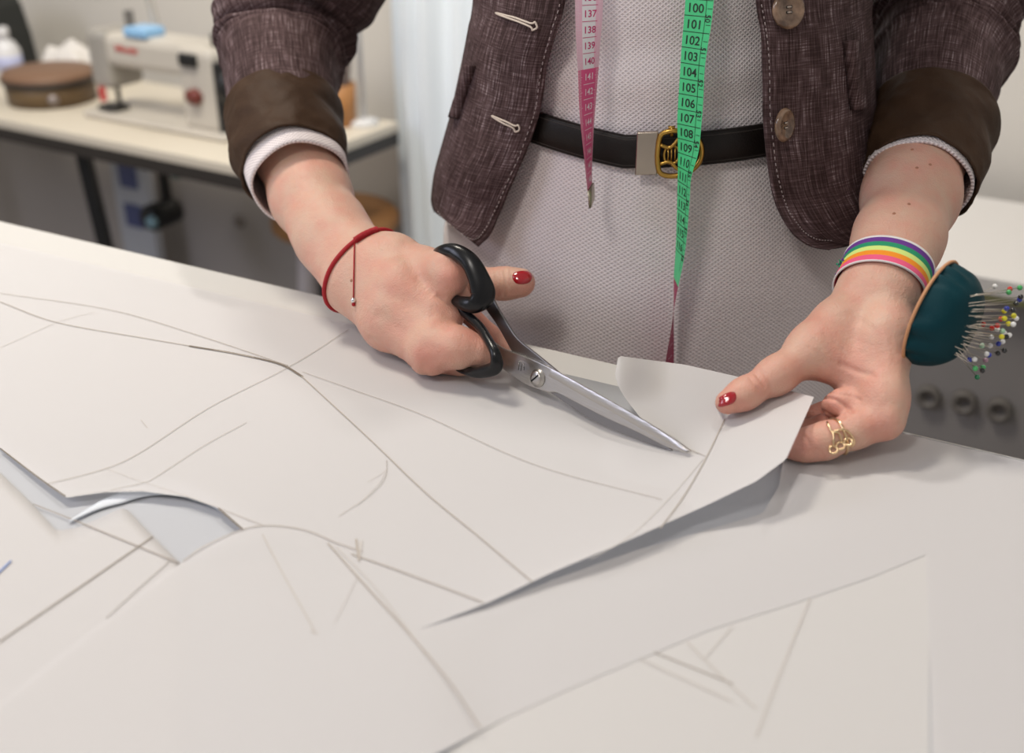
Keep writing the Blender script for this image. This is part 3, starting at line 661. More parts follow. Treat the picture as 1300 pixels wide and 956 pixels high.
# horn buttons
M_HORN = mat('horn', (.085, .045, .026), .22, var=(.30, .19, .12), scale=110, coat=.5)
def button(u, v, r, tilt, label):
    p, nn = jhit(u, v, .004); q = (nn + tilt).normalized(); M = Matrix.Translation(p) @ q.to_track_quat('Z', 'Y').to_matrix().to_4x4()
    b = MB(); b.lathe([(.0001, -.002), (r * .8, -.002), (r, 0), (r, .0014), (r * .9, .0028), (r * .72, .0028), (r * .62, .0016), (.0001, .0014)], n=48, M=M)
    o = b.build('button', M_HORN, jacket); o['label'] = label
    h = MB()
    for sx in (-1, 1):
        for sy in (-1, 1): h.lathe([(1e-5, .00165), (.0009, .00165), (.0009, .0010)], (sx * .0016, sy * .0016, 0), n=12, M=M)
    h.build('thread_hole', mat('hole_dark', (.01, .007, .006), .8), o)
    h = MB(); 
    for sy in (-1, 1): h.tube([M @ Vector((-.0016, sy * .0016, .0018)), M @ Vector((0, sy * .0016, .0024)), M @ Vector((.0016, sy * .0016, .0018))], .0004, 6)
    h.build('thread', M_THREAD2, o)
    return o
button(995, 13, .0118, Vector((.05, -.3, .1)), 'upper horn button, larger and facing out'); button(991, 157, .0112, Vector((.95, -.2, .25)), 'lower horn button, seen tilted edge-on')

# ------------------------------------------------------------------ belt with buckle
def beltz(phi): return 1.0525 - .006 * math.cos(phi) + (.012 * math.sin(phi) if math.sin(phi) > 0 else -.019 * math.sin(phi))
def bpt(phi, dz, off=.004):
    return torso(phi, beltz(phi) + dz, off, False)
b = MB(); n = 140; G = []; hw = .0116
for i in range(n):
    ph = 2 * math.pi * i / n; G.append([bpt(ph, dz, o_) for dz, o_ in ((-hw, .004), (-hw, .0065), (-hw + .0015, .0078), (hw - .0015, .0078), (hw, .0065), (hw, .004))])
b.grid(G, cu=True, cv=True); belt = b.build('belt', M_LEATHER, person); belt['label'] = 'dark brown leather belt'
b = MB()
for zz in (-hw + .0025, hw - .0025): b.tube([bpt(2 * math.pi * i / 200, zz, .0079) for i in range(200)], .0003, 5, closed=True)
b.build('edge_stitching', mat('dark_thread', (.05, .04, .035), .7), belt)
# buckle frame located by looking for the angle that projects at a given u
def phi_at(u):
    best = min((abs(650 + FPX * p.x / (p.y * CT - (p.z - CAM.z) * ST) - u), ph) for ph in [(-1.2 + .002 * i) for i in range(1200)] for p in [bpt(ph, 0, .008)]); return best[1]
def belt_plate(u0, u1, z0, z1, off, th, name, mt, parent, bv=.0008):
    b = MB(); G = []
    for ph in np.linspace(phi_at(u0), phi_at(u1), 10): G.append([bpt(ph, z0, off), bpt(ph, z0, off + th), bpt(ph, z1, off + th), bpt(ph, z1, off)])
    b.grid(G, cv=True); b.f.append([0, 1, 2, 3]); k = len(b.v) - 4; b.f.append([k + 3, k + 2, k + 1, k]); b.m += [0, 0]
    o = b.build(name, mt, parent, smooth=False); bevel(o, bv); return o
buckle = belt_plate(808, 835, -.0150, .0150, .008, .0035, 'buckle', mat('buckle_metal', (.42, .36, .30), .25, 1.0), belt); buckle['label'] = 'polished metal buckle plate with gold scrolled frame'
b = MB()
def bp2(u, dz, off=.013): return bpt(phi_at(u), dz, off)
b.tube([bp2(u, z) for u, z in spl([(836, -.010), (836, .010), (846, .0152), (864, .0148), (882, .010), (889, 0), (882, -.010), (864, -.0150), (846, -.0152)], 40, True)], .0019, 8, closed=True)
b.tube([bp2(u, z) for u, z in spl([(838, .006), (850, .004), (862, .010), (872, .006)], 16)], .0014, 8)
b.tube([bp2(u, z) for u, z in spl([(838, -.007), (850, -.006), (860, -.011), (872, -.008)], 16)], .0014, 8)
b.tube([bp2(u, z) for u, z in spl([(846, .004), (857, .0045), (861, -.001), (857, -.0065), (846, -.006), (843, -.001)], 20, True)], .0009, 6, closed=True)
for du in (848, 852, 856): b.tube([bp2(du, .0035), bp2(du, -.0055)], .0006, 6)
b.tube([bp2(851, .012), bp2(851, .0185)], .0012, 8); b.tube([bp2(847, .018), bp2(855, .018)], .0011, 8)
b.build('gold_frame', M_BRASS, buckle)
# shoes on the floor
for s in (-1, 1):
    b = MB(); f0 = body(.08 * s, -.03, 0); G = []
    for t, w, h in [(-.035, .022, .07), (-.02, .034, .075), (.03, .036, .065), (.09, .042, .05), (.15, .040, .035), (.185, .024, .024), (.195, .006, .012)]:
        G.append([f0 + EF * t + EX * w * math.cos(a) + Vector((0, 0, max(0.001, .001 + h * max(0, math.sin(a))))) for a in [2 * math.pi * i / 20 for i in range(20)]])
    b.grid(G, cv=True); b.f.append(list(range(20))); b.m.append(0); b.build('shoe', mat('shoe_leather', (.03, .02, .018), .4), person)
# ------------------------------------------------------------------ scissors
SC = D(684, 479, .705); TIP = T(876, 573, .0165)
ax = (TIP - SC).normalized(); wv = Vector((.05, .38, .92)); wv = (wv - ax * wv.dot(ax)).normalized(); SN = wv.cross(ax).normalized()
if SN.dot(CAM - SC) < 0: SN = -SN
def onplane(u, v, off=0):
    r = D(u, v, 1) - CAM; p0 = SC + SN * off; return CAM + r * ((p0 - CAM).dot(SN) / r.dot(SN))
scissors = meta(emp('scissors', SC), 'steel tailor scissors with black plastic loops cutting into the top paper sheet', 'scissors')
def sadd(o, par=None):
    if par is None: o.parent = scissors; o.matrix_parent_inverse = Matrix.Translation(-SC)
    return o
def blade(front, ridge, name, off, th, label, mt=None):
    """front: outline; ridge: inner line for the hollow bevel"""
    b = MB(); b.prism([onplane(u, v, off) for u, v in front], -SN, th); o = b.build(name, mt or M_STEEL, smooth=False); bevel(o, .0005, 2, 30); o['label'] = label; return sadd(o)
top1 = spl([(617, 428), (626, 434), (640, 443), (665, 452), (690, 463), (720, 479), (760, 501), (800, 524), (835, 545), (860, 561), (876, 573)], 40)
bot1 = spl([(872, 575), (845, 567), (810, 549), (770, 531), (735, 513), (708, 499), (697, 498), (686, 495), (665, 487), (640, 470), (628, 460), (618, 444)], 40)
blade(top1 + bot1, None, 'blade', 0, .0022, 'front blade with the pivot screw')
# polished spine strip along the front blade, and the ground edge facet
sp = MB(); P0 = spl([(700, 468), (740, 490), (790, 518), (835, 545), (872, 571)], 30); P1_ = spl([(698, 474), (737, 497), (787, 525), (832, 551), (872, 572)], 30)
sp.grid([[onplane(*p, .0001) for p in P0], [onplane(p[0], p[1], .0007) for p in P1_], [onplane(p[0] - 1.2, p[1] + 3, .0001) for p in P1_]])
sadd(sp.build('blade_facet', M_STEEL))
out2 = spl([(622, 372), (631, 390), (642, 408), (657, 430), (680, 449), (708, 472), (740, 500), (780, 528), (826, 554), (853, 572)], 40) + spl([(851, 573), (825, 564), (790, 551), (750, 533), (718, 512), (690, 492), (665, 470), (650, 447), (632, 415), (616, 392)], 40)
o = blade(out2, None, 'blade', -.0026, .0022, 'rear blade with shade put into its darker steel', mat('shaded_steel', (.26, .25, .25), .38, 1.0));  # darker copy of the steel: shade on the rear blade painted in
# screw
b = MB(); MS = Matrix.Translation(onplane(683, 480, .0)) @ SN.to_track_quat('Z', 'Y').to_matrix().to_4x4()
b.lathe([(.0001, -.006), (.0036, -.006), (.0036, .0), (.0060, .0), (.0060, .0006), (.0046, .0009), (.0046, .0022), (.0040, .0030), (.0022, .0032), (.0001, .0030)], n=36, M=MS)
o = sadd(b.build('screw', M_STEEL)); o['label'] = 'round pivot screw'
b = MB(); b.box((0, 0, .0031), (.0072, .0010, .0006), M=MS @ Matrix.Rotation(.9, 4, 'Z')); b.build('screw_slot', M_BLACK, o, smooth=False).matrix_parent_inverse = o.matrix_world.inverted()
b = MB(); b.tube([onplane(659, 458, .0003), onplane(658, 470, .0003)], .00022, 5); b.tube([onplane(662, 459, .0003), onplane(661, 471, .0003)], .00022, 5); b.tube([onplane(665, 462, .0003), onplane(665, 470, .0003)], .00022, 5)
sadd(b.build('engraving', mat('dark_steel', (.3, .29, .28), .25, 1.0)))
# loops: flat oval section swept along closed curves (u,v,d, half width px, half thickness px)
def loop(pts, name, label, n=90, m=20):
    Q = spl([(*D(p[0], p[1], p[2]), p[3] * p[2] / FPX, p[4] * p[2] / FPX) for p in pts], n, True); cen = sum((Vector(q[:3]) for q in Q), Vector()) / n; G = []
    vd = (CAM - cen).normalized()
    for i in range(n):
        c = Vector(Q[i][:3]); t = (Vector(Q[(i + 1) % n][:3]) - Vector(Q[i - 1][:3])).normalized(); a = (vd - t * vd.dot(t)).normalized(); bb = t.cross(a)
        G.append([c + bb * math.copysign(abs(math.cos(x)) ** .8, math.cos(x)) * Q[i][3] + a * math.copysign(abs(math.sin(x)) ** .8, math.sin(x)) * Q[i][4] for x in [2 * math.pi * j / m for j in range(m)]])
    b = MB(); b.grid(G, cu=True, cv=True); o = b.build(name, M_BLACK); o['label'] = label; return sadd(o)
loop([(560, 319, .738, 7, 8), (577, 319, .728, 10, 9), (596, 332, .722, 12, 9), (608, 354, .720, 14, 9), (613, 374, .720, 16, 9), (603, 386, .722, 12, 9), (588, 385, .728, 9, 8), (574, 378, .742, 6, 7), (562, 366, .768, 6, 7), (554, 345, .775, 6, 7), (553, 327, .765, 6, 7)], 'handle', 'upper black loop around the index finger')
loop([(578, 388, .742, 6, 7), (592, 399, .732, 6, 7), (608, 414, .72, 6, 7), (620, 432, .708, 6, 8), (629, 450, .700, 7, 8), (629, 466, .702, 9, 8), (613, 472, .709, 8, 7), (597, 472, .718, 6, 6), (578, 462, .74, 6, 6), (566, 436, .755, 6, 6), (566, 408, .758, 6, 6)], 'handle', 'lower black loop around the fingers')

# ------------------------------------------------------------------ red cord bracelet
axs = (D(490, 375, .765) - D(425, 318, .808)).normalized(); cen = D(458, 344, .785)
rg = around(cen, axs, .0010, 72)
bracelet = meta(emp('cord_bracelet', cen), 'thin red knotted cord bracelet on the wrist of the scissor hand', 'bracelet')
def badd(o, e): o.parent = e; o.matrix_parent_inverse = Matrix.Translation(-e.location); return o
def px(p): p = Vector(p); d = p.y * CT - (p.z - CAM.z) * ST; return 650 + FPX * p.x / d, 478 - FPX * (p.y * ST + (p.z - CAM.z) * CT) / d, d
b = MB(); b.tube(rg, .0016, 10, closed=True); badd(b.build('cord', M_RED), bracelet)
vis = sorted([(px(p)[1], i) for i, p in enumerate(rg) if px(p)[2] < px(cen)[2]]); i0 = vis[0][1]
step = 1 if px(rg[(i0 + 3) % 72])[1] > px(rg[i0])[1] and px(rg[(i0 + 3) % 72])[2] < px(cen)[2] else -1
kn = [rg[(i0 + step * k) % 72] for k in range(1, 9)]
b = MB(); kn2 = spl([tuple(p) for p in kn], 60); b.tube([Vector(p) for p in kn2], [.0024 + .0005 * math.sin(k * 1.9) for k in range(60)], 12); badd(b.build('knot', M_RED), bracelet)
p0 = kn[-1]; u0, v0, _ = px(p0); b = MB(); pts = []
for k in range(9):
    h, nn = skin_hit(450 + (u0 - 450) * (1 - k / 8) ** 2, v0 + (378 - v0) * k / 8)
    if h is not None: pts.append(h + nn * .0009)
b.tube(pts, .0005, 6); badd(b.build('loose_thread', M_RED), bracelet)
b = MB(); b.ball(pts[-1] + Vector((0, -.001, -.0015)), .0019); badd(b.build('bead', mat('silver', (.75, .75, .75), .2, 1.0)), bracelet)
b = MB(); b.ball(pts[-1] + Vector((0, -.0016, -.0042)), .0014); badd(b.build('end_knot', M_RED), bracelet)

# ------------------------------------------------------------------ gold ring
ring = meta(emp('finger_ring', D(1062, 558, .63)), 'gold ring with three small open circles on the finger under the paper', 'ring')
c0 = D(1066, 558, .642); axr = (D(1040, 562, .641) - D(1095, 545, .643)).normalized()
rr = around(c0, axr, .0005, 60, rmax=.0135); b = MB(); b.tube(rr, .0009, 8, closed=True); badd(b.build('band', M_GOLD), ring)
b = MB()
def fp(u, v, o_=.0012):
    h, nn = skin_hit(u, v)
    if h is None: h = D(u, v, .633); nn = (CAM - h).normalized()
    return h + nn * o_, nn
for (u, v) in ((1058, 571), (1067, 566), (1077, 561)):
    p, nn = fp(u, v - 4); p = D(u, v, px(p)[2] - .0005); nn = (CAM - p).normalized() + Vector((0, 0, .4)); nn.normalize(); a = nn.orthogonal().normalized(); bb = nn.cross(a)
    b.tube([p + a * math.cos(t) * .0022 + bb * math.sin(t) * .0022 for t in [2 * math.pi * i / 20 for i in range(20)]], .00075, 7, closed=True)
b_ = b; 
for P in ([(1050, 538), (1053, 545), (1057, 552), (1057, 560), (1057, 567)], [(1057, 550), (1063, 550), (1066, 556), (1067, 561)], [(1057, 549), (1068, 546), (1076, 548), (1082, 555), (1084, 561), (1080, 566)]):
    b_.tube([fp(*q[:2])[0] for q in spl(P, 12)], .0007, 7)
badd(b_.build('open_circles', M_GOLD), ring)

# ------------------------------------------------------------------ wrist pin cushion
cush_c = D(1182, 397, .652)
pinc = meta(emp('pin_cushion', cush_c), 'dark teal wrist pin cushion on a rainbow-striped elastic band, full of pins', 'pin cushion')
axw = (D(1108, 395, .684) - D(1138, 300, .722)).normalized(); cw = D(1121, 352, .700); bw = .0125
R_ = [around(cw + axw * (bw * (2 * k / 28 - 1)), axw, .0016, 80) for k in range(29)]
def upd(k): return k
Mband = [mat('elastic_white', (.75, .73, .73), .8), mat('elastic_violet', (.13, .03, .26), .8), mat('elastic_green', (.01, .28, .13), .8), mat('elastic_lime', (.62, .78, .22), .8), mat('elastic_orange', (.85, .28, .01), .8), mat('elastic_pink', (.80, .10, .22), .8)]
for m_ in Mband:
    N, L = nodes(m_); w_ = N.new('ShaderNodeTexWave'); w_.inputs['Scale'].default_value = 500; t_ = N.new('ShaderNodeTexCoord'); L.new(t_.outputs['Object'], w_.inputs[0]); p_ = N.new('ShaderNodeBump'); p_.inputs['Strength'].default_value = .25; p_.inputs['Distance'].default_value = .0004; L.new(w_.outputs[0], p_.inputs['Height']); L.new(p_.outputs[0], N['Principled BSDF'].inputs['Normal'])
def bandmat(i, j):
    t = i / 28
    return 0 if t < .07 or t > .93 else 1 + min(4, int((t - .07) / .86 * 5))
b = MB(); b.grid(R_, cv=True, mi=bandmat); o = badd(b.build('elastic_band', Mband, recalc=False), pinc); solid(o, .0011, 1)
# fringed join of the band at the inner wrist
b = MB(); rnd = random.Random(3)
pj = D(1076, 343, .706)
for k in range(26):
    q = pj + Vector((rnd.uniform(-.003, .002), rnd.uniform(-.004, .004), rnd.uniform(-.006, .006))); b.tube([q, q + Vector((rnd.uniform(-.004, -.0005), rnd.uniform(-.002, .002), rnd.uniform(-.002, .003))), q + Vector((rnd.uniform(-.005, -.001), rnd.uniform(-.003, .003), rnd.uniform(-.004, .004)))], .0006, 5, mi=k % 2)
badd(b.build('frayed_threads', [Mband[1], Mband[2]]), pinc)
vd = (CAM - cush_c).normalized(); xr = Vector((1, 0, 0)); upv = xr.cross(vd).normalized() * -1
if upv.z < 0: upv = -upv
nrm = (xr * .93 - upv * .37).normalized(); nrm = (nrm * .87 + vd * .50).normalized()
MC = Matrix.Translation(cush_c) @ nrm.to_track_quat('Z', 'Y').to_matrix().to_4x4(); R0 = .0312
b = MB(); prof = []; Hc = .0245
for i in range(30):
    a = math.pi / 2 * i / 29; prof.append((R0 * math.cos(a) ** .62 if i < 29 else 1e-5, .0015 + Hc * math.sin(a) ** 1.05))
prof = [(1e-5, -.003), (R0 * .8, -.003), (R0 * .97, -.0015)] + prof
nn_ = 120; G = []
for k, (r, z) in enumerate(prof):
    row = []
    for j in range(nn_):
        th = 2 * math.pi * j / nn_; f = max(0, 1 - max(0, z) / (Hc * .75)); g = .0019 * f * (math.sin(th * 17 + 2 * math.sin(3 * th)) * (.5 + .5 * math.sin(th * 4 + 1))) * (1 if k > 2 else 0)
        g += .0010 * noise.noise(Vector((math.cos(th) * 2, math.sin(th) * 2, z * 90))) if k > 2 else 0
        r2 = max(1e-5, r + g) if r > 1e-4 else r; row.append(MC @ Vector((r2 * math.cos(th), r2 * math.sin(th), z)))
    G.append(row)
b.grid(G, cv=True); badd(b.build('cushion', mat('teal_satin', (.0012, .034, .045), .55, spec=.15,  bump=.2, bscale=900)), pinc)
BC = BVHTree.FromPolygons(b.v, b.f)
b = MB(); b.tube([MC @ Vector((R0 * 1.03 * math.cos(t), R0 * 1.03 * math.sin(t), 0)) for t in [2 * math.pi * i / 80 for i in range(80)]], .0010, 8, closed=True); badd(b.build('piping', mat('tan_piping', (.55, .27, .13), .6)), pinc)

# pins: every one a thing of its own
COL = {'white': (.80, .80, .80), 'red': (.62, .02, .01), 'green': (.06, .42, .12), 'black': (.01, .01, .012), 'blue': (.02, .04, .38), 'yellow': (.80, .74, .03), 'pale green': (.45, .72, .50), 'mauve': (.38, .22, .30), 'dark green': (.01, .20, .08)}
heads = [(1018, 352, 'white'), (1110, 368, 'red'), (1103, 388, 'green'), (1170, 360, 'green'), (1175, 415, 'black'), (1168, 432, 'blue'), (1148, 455, 'black'), (1090, 487, 'blue'), (1075, 502, 'yellow'), (1128, 495, 'black'), (1133, 530, 'yellow'), (1148, 547, 'white'),
         (1077, 547, 'yellow'), (1055, 550, 'red'), (1100, 578, 'yellow'), (1130, 582, 'white'), (948, 582, 'red'), (1000, 605, 'red'), (1033, 590, 'red'), (1033, 613, 'white'), (1065, 622, 'pale green'), (1075, 635, 'white'), (1105, 648, 'white'), (997, 660, 'white'), (1060, 657, 'yellow'),
         (1088, 657, 'black'), (1065, 688, 'white'), (1040, 700, 'blue'), (990, 712, 'white'), (940, 712, 'pale green'), (1037, 757, 'black'), (1077, 740, 'black'), (968, 762, 'white'), (982, 768, 'blue'), (962, 800, 'mauve'), (865, 797, 'blue'), (895, 795, 'white'), (900, 850, 'green'), (947, 843, 'green'), (943, 862, 'black'), (911, 902, 'dark green'), (920, 512, 'black')]
heads.sort(key=lambda h: h[1])
ORD = ['topmost', 'second', 'third', 'fourth', 'fifth', 'sixth', 'seventh', 'eighth', 'ninth', 'tenth', 'eleventh', 'twelfth']
tot = {}; cnt = {}
for h in heads: tot[h[2]] = tot.get(h[2], 0) + 1
M_PIN = mat('pin_steel', (.75, .68, .58), .25, 1.0); rnd = random.Random(11)
for (x, y, c) in heads:
    u, v = 1050 + x / 4.78, 290 + y / 4.78; t = (y - 352) / 550
    tt = [0, .2, .3, .45, .6, .75, 1]; eu = float(np.interp(t, tt, [1241, 1240, 1238, 1236, 1231, 1223, 1213])) + rnd.uniform(-4, 3); ev = float(np.interp(t, tt, [373, 388, 399, 413, 427, 437, 450])) + rnd.uniform(-4, 4)
    if (x, y) == (920, 512): eu, ev = 1236, 396
    H = D(u, v, .648 + rnd.uniform(-.010, .016)); h = BC.ray_cast(CAM, (D(eu, ev, 1) - CAM).normalized())
    while h[0] is None and eu > 1190: eu -= 1; h = BC.ray_cast(CAM, (D(eu, ev, 1) - CAM).normalized())
    E = h[0] if h[0] is not None else MC @ Vector((0, 0, Hc * .9)); dr = (H - E).normalized(); E2 = E - dr * .006
    pin = emp('dressmaking_pin', E2); cnt[c] = cnt.get(c, 0) + 1; k = cnt[c]; n_ = tot[c]
    where = 'only one of its colour' if n_ == 1 else ('lowest' if k == n_ else ORD[k - 1] + ('' if k == 1 else ' from the top')) + f' of the {n_} {c}-headed pins'
    meta(pin, f'{c}-headed pin in the teal cushion, {where}', 'pin', 'dressmaking pins in the wrist cushion')
    b = MB(); b.tube([E2, H], .00022, 6); badd(b.build('shaft', M_PIN), pin)
    b = MB(); b.ball(H, .0016, 8); badd(b.build('head', mat('pin_' + c.replace(' ', '_'), COL[c], .15, coat=.5)), pin)

# ------------------------------------------------------------------ tape measure round the neck
def text_mesh(s, size):
    cu = bpy.data.curves.new('t', 'FONT'); cu.body = s; cu.size = size; cu.align_x = 'CENTER'; cu.align_y = 'CENTER'; cu.resolution_u = 3; cu.offset = size * .012
    o = bpy.data.objects.new('t', cu); C.objects.link(o); bpy.context.view_layer.update(); me = bpy.data.meshes.new_from_object(o.evaluated_get(bpy.context.evaluated_depsgraph_get()))
    v = [tuple(q.co) for q in me.vertices]; f = [list(p.vertices) for p in me.polygons]; bpy.data.objects.remove(o); bpy.data.curves.remove(cu); bpy.data.meshes.remove(me); return v, f
class Strip:
    """a hanging tape: rows (u, v, Y, visible width px, sign of turn); surface point for (x across -1..1, s metres)"""
    def __init__(s, rows, width, fine=400):
        Q = spl(rows, fine); s.w = width; s.P = []; s.A = []; s.S = [0]
        for q in Q:
            p = W(q[0], q[1], q[2]); d = px(p)[2]; c = max(-1, min(1, q[3] * d / FPX / width)); a = math.acos(c) * (1 if q[4] >= 0 else -1)
            s.P.append(p); s.A.append(Vector((math.cos(a), math.sin(a), 0)))
        for i in range(1, fine): s.S.append(s.S[-1] + (s.P[i] - s.P[i - 1]).length)
    def at(s, x, m, off=0):
        i = int(np.searchsorted(s.S, m)) ; i = max(1, min(i, len(s.S) - 1)); t = (m - s.S[i - 1]) / max(1e-9, s.S[i] - s.S[i - 1])
        p = s.P[i - 1].lerp(s.P[i], t); a = s.A[i - 1].lerp(s.A[i], t).normalized(); tg = (s.P[i] - s.P[i - 1]).normalized(); nn = a.cross(tg).normalized()
        if nn.y > 0 and abs(a.x) > .05: nn = -nn
        return p + a * x * s.w / 2 + nn * off
    def s_of_v(s, v):
        vs = [px(p)[1] for p in s.P]; return float(np.interp(v, vs, s.S))
pk = Strip([(752, -330, .770, 37, 1), (749, -160, .752, 37, 1), (748, 0, .742, 36, 1), (747, 60, .740, 31, 1), (747, 90, .740, 27.5, 1), (746, 130, .740, 23, 1), (746, 160, .738, 18.5, 1), (747, 195, .738, 13, 1), (748, 225, .738, 9, 1), (750, 255, .738, 7, 1)], .0190)
gr = Strip([(905, -330, .775, 34, -1), (897, -160, .752, 34, -1), (888, 0, .735, 33, -1), (881.5, 60, .732, 29, -1), (879, 88, .731, 27, -1), (877, 125, .730, 28, -1), (875, 157, .729, 27, -1), (873.5, 190, .729, 22, -1), (869, 220, .728, 12.5, -1), (867.6, 250, .728, 11, -1), (865, 300, .728, 8, -1), (862, 330, .728, 5, -1), (858, 358, .728, 1.0, -1)], .0190)
mg = Strip([(858, 358, .728, -1.0, 1), (856, 380, .728, 3, 1), (853, 420, .728, 9, 1), (850, 458, .728, 15, 1), (848, 500, .728, 16, 1)], .0190)
TP_WHITE = mat('tape_white', (.80, .78, .82), .45); TP_PALE = mat('tape_pale_pink', (.80, .48, .60), .45); TP_PINK = mat('tape_pink', (.72, .09, .25), .45); TP_GREEN = mat('tape_green', (.07, .62, .24), .45); TP_MAG = mat('tape_magenta', (.36, .015, .08), .45)
INK_R = mat('ink_red', (.55, .03, .16), .6); INK_K = mat('ink_black', (.012, .03, .018), .6); INK_W = mat('ink_white', (.85, .70, .76), .6)
tape = meta(emp('tape_measure', body(0, -.02, 1.43)), 'pink and green tape measure hanging round the neck down the dress front', 'tape measure')
def strip_mesh(st, m0, m1, mi_of, name, mats, cols=(-1, -.5, .5, 1)):
    n = 160; G = [[st.at(x, m0 + (m1 - m0) * i / n) for x in cols] for i in range(n + 1)]; b = MB(); b.grid(G, mi=lambda i, j: mi_of(m0 + (m1 - m0) * i / n, j)); return b
def put_text(b, st, s, xm, m, size, mi, rot=0, off=.00025):
    v, f = text_mesh(s, size); ca, sa = math.cos(rot), math.sin(rot)
    b.add([st.at((xm + (x * ca - y * sa)) / (st.w / 2), m - (x * sa + y * ca), off) for x, y, z in v], f, mi)
def tick(b, st, x0, x1, m, w, mi, off=.00022):
    b.grid([[st.at(x0 + (x1 - x0) * k / 4, m - w / 2, off) for k in range(5)], [st.at(x0 + (x1 - x0) * k / 4, m + w / 2, off) for k in range(5)]], mi=mi)
s140 = pk.s_of_v(87); CM = .0100
b = strip_mesh(pk, 0, pk.S[-1] - .008, lambda m, j: (2 if m > s140 else (0 if j == 1 else 1)), 'pink', None)
end = pk.S[-1] - .008
k = -22
while s140 + k * CM < end:
    m = s140 + k * CM; below = m >= s140 - 1e-6; nlab = 141 + k; ink = 5 if below else 3
    tick(b, pk, -.5, .62, m, .0004, ink)
    for q in range(10):
        if m + q * CM / 10 < end:
            tick(b, pk, -1, -.72 if q != 5 else -.62, m + q * CM / 10, .00028, 5); tick(b, pk, .72 if q != 5 else .62, 1, m + q * CM / 10, .00028, 5)
    if m + CM * .5 < end and nlab <= 149: put_text(b, pk, str(nlab), .0006, m + CM * .55, .0062, ink)
    k += 1
o = badd(b.build('pink_end', [TP_WHITE, TP_PALE, TP_PINK, INK_R, INK_K, INK_W], recalc=False), tape); o['label'] = 'pink and white end with centimetre numbers 136 to 149'
b = MB(); G = [[pk.at(x, pk.S[-1] - .010 + .012 * t, o_) for x in (-1.08, 1.08)] for t, o_ in ((0, .0006), (.5, .0008), (1, .0006))]; b.grid(G); tb = badd(b.build('metal_tip', mat('tip_metal', (.45, .40, .30), .35, 1.0), recalc=False), tape); solid(tb, .0014, 0)
s100 = gr.s_of_v(20.5)
b = strip_mesh(gr, 0, gr.S[-1], lambda m, j: 0, 'green', None); k = -24
while s100 + k * CM < gr.S[-1] - .012:
    m = s100 + k * CM; tick(b, gr, -1, .95, m, .00045, 1); tick(b, gr, .62, .95, m - CM / 2, .00035, 1)
    put_text(b, gr, str(100 + k), -.0022 if k < 10 else -.0018, m - CM * .45, .0078, 1)
    if k % 2 == 0: put_text(b, gr, str(50 + k // 2), .0066, m + CM * .1, .0050, 1, rot=-math.pi / 2)
    k += 1
mm = np.linspace(0, gr.S[-1] - .01, 120); b.grid([[gr.at(.50, m, .00022) for m in mm], [gr.at(.535, m, .00022) for m in mm]], mi=1)
o = badd(b.build('green_end', [TP_GREEN, INK_K], recalc=False), tape); o['label'] = 'green side with black centimetre numbers from 100'
b = strip_mesh(mg, 0, mg.S[-1], lambda m, j: 0, 'mag', None)
for k in range(2, 14): tick(b, mg, -.4, .5, k * CM, .0004, 1)
o = badd(b.build('twisted_end', [TP_MAG, INK_W], recalc=False), tape); o['label'] = 'magenta reverse side where the green end twists over'
# the part behind the neck
b = MB(); a0, a1 = pk.at(0, .001), gr.at(0, .001)
P = spl([tuple(a0), tuple(body(-.075, .135, 1.30)), tuple(body(-.085, .06, 1.405)), tuple(body(-.06, -.05, 1.44)), tuple(body(0, -.085, 1.45)), tuple(body(.06, -.05, 1.44)), tuple(body(.085, .06, 1.405)), tuple(body(.075, .135, 1.30)), tuple(a1)], 80)
L_, R2 = [], []
for i, p in enumerate(P):
    p = Vector(p); t = (Vector(P[min(i + 1, 79)]) - Vector(P[max(i - 1, 0)])).normalized(); outw = (p - body(0, 0, p.z)).normalized() if 8 < i < 72 else EF; sd = t.cross(outw if abs(t.z) > .4 else Vector((0, 0, 1)))
    sd = t.cross(Vector((outw.x, outw.y, .8 if 15 < i < 65 else 0))).normalized() * .0095; L_.append(p - sd); R2.append(p + sd)
b.grid([L_, R2]); badd(b.build('neck_length', TP_PALE, recalc=False), tape)
# ------------------------------------------------------------------ background: sewing table and what stands on it
def bpart(name, fn, m, par, smooth=False, bv=0, label=None):
    b = MB(); fn(b); o = b.build(name, m, smooth=smooth)
    if par is not None:
        o.parent = par; bpy.context.view_layer.update() if False else None; o.matrix_parent_inverse = Matrix.Translation(-par.location)
    if bv: bevel(o, bv)
    if label: o['label'] = label
    return o
def Bz(u, v, z): p = T(u, v, z=z); q = MB_.inverted() @ p; return q    # local coordinates of a pixel on height z
M_DESK = mat('desk_cream', (.66, .60, .50), .5); M_DARK = mat('dark_edge', (.030, .025, .022), .5); M_GREYM = mat("machine_enamel", (.56, .52, .46), .35, bump=.05); M_BLK = mat('black_metal', (.012, .012, .012), .45)
desk = meta(emp('sewing_table', B(.6, .3, 0)), 'cream sewing machine table with dark edge band and black legs by the back wall', 'table')
bpart('tabletop', lambda b: b.box((.70, .18, ZB - .009), (1.40, .36, .018), M=MB_), M_DESK, desk, bv=.002)
bpart('edge_band', lambda b: (b.box((.70, .18, ZB - .030), (1.398, .358, .024), M=MB_)), M_DARK, desk)
for (x, tilt) in ((1.36, 0), (.03, 0)):
    bpart('leg', lambda b: b.box((x, .17, (ZB - .05) / 2), (.035, .035, ZB - .05), M=MB_), M_BLK, desk)
q = Bz(92, 190, ZB - .05)
b_ = MB(); b_.tube([B(.57, .10, ZB - .04), B(.51, .10, .02)], .0165, 4); o = b_.build('leg', M_BLK, smooth=False); badd(o, desk); o['label'] = 'black slanted front leg'
for x_ in (.5, 1.36):
    b_ = MB(); b_.box((x_, .18, .015), (.04, .32, .03), M=MB_); badd(b_.build('foot_rail', M_BLK, smooth=False), desk)
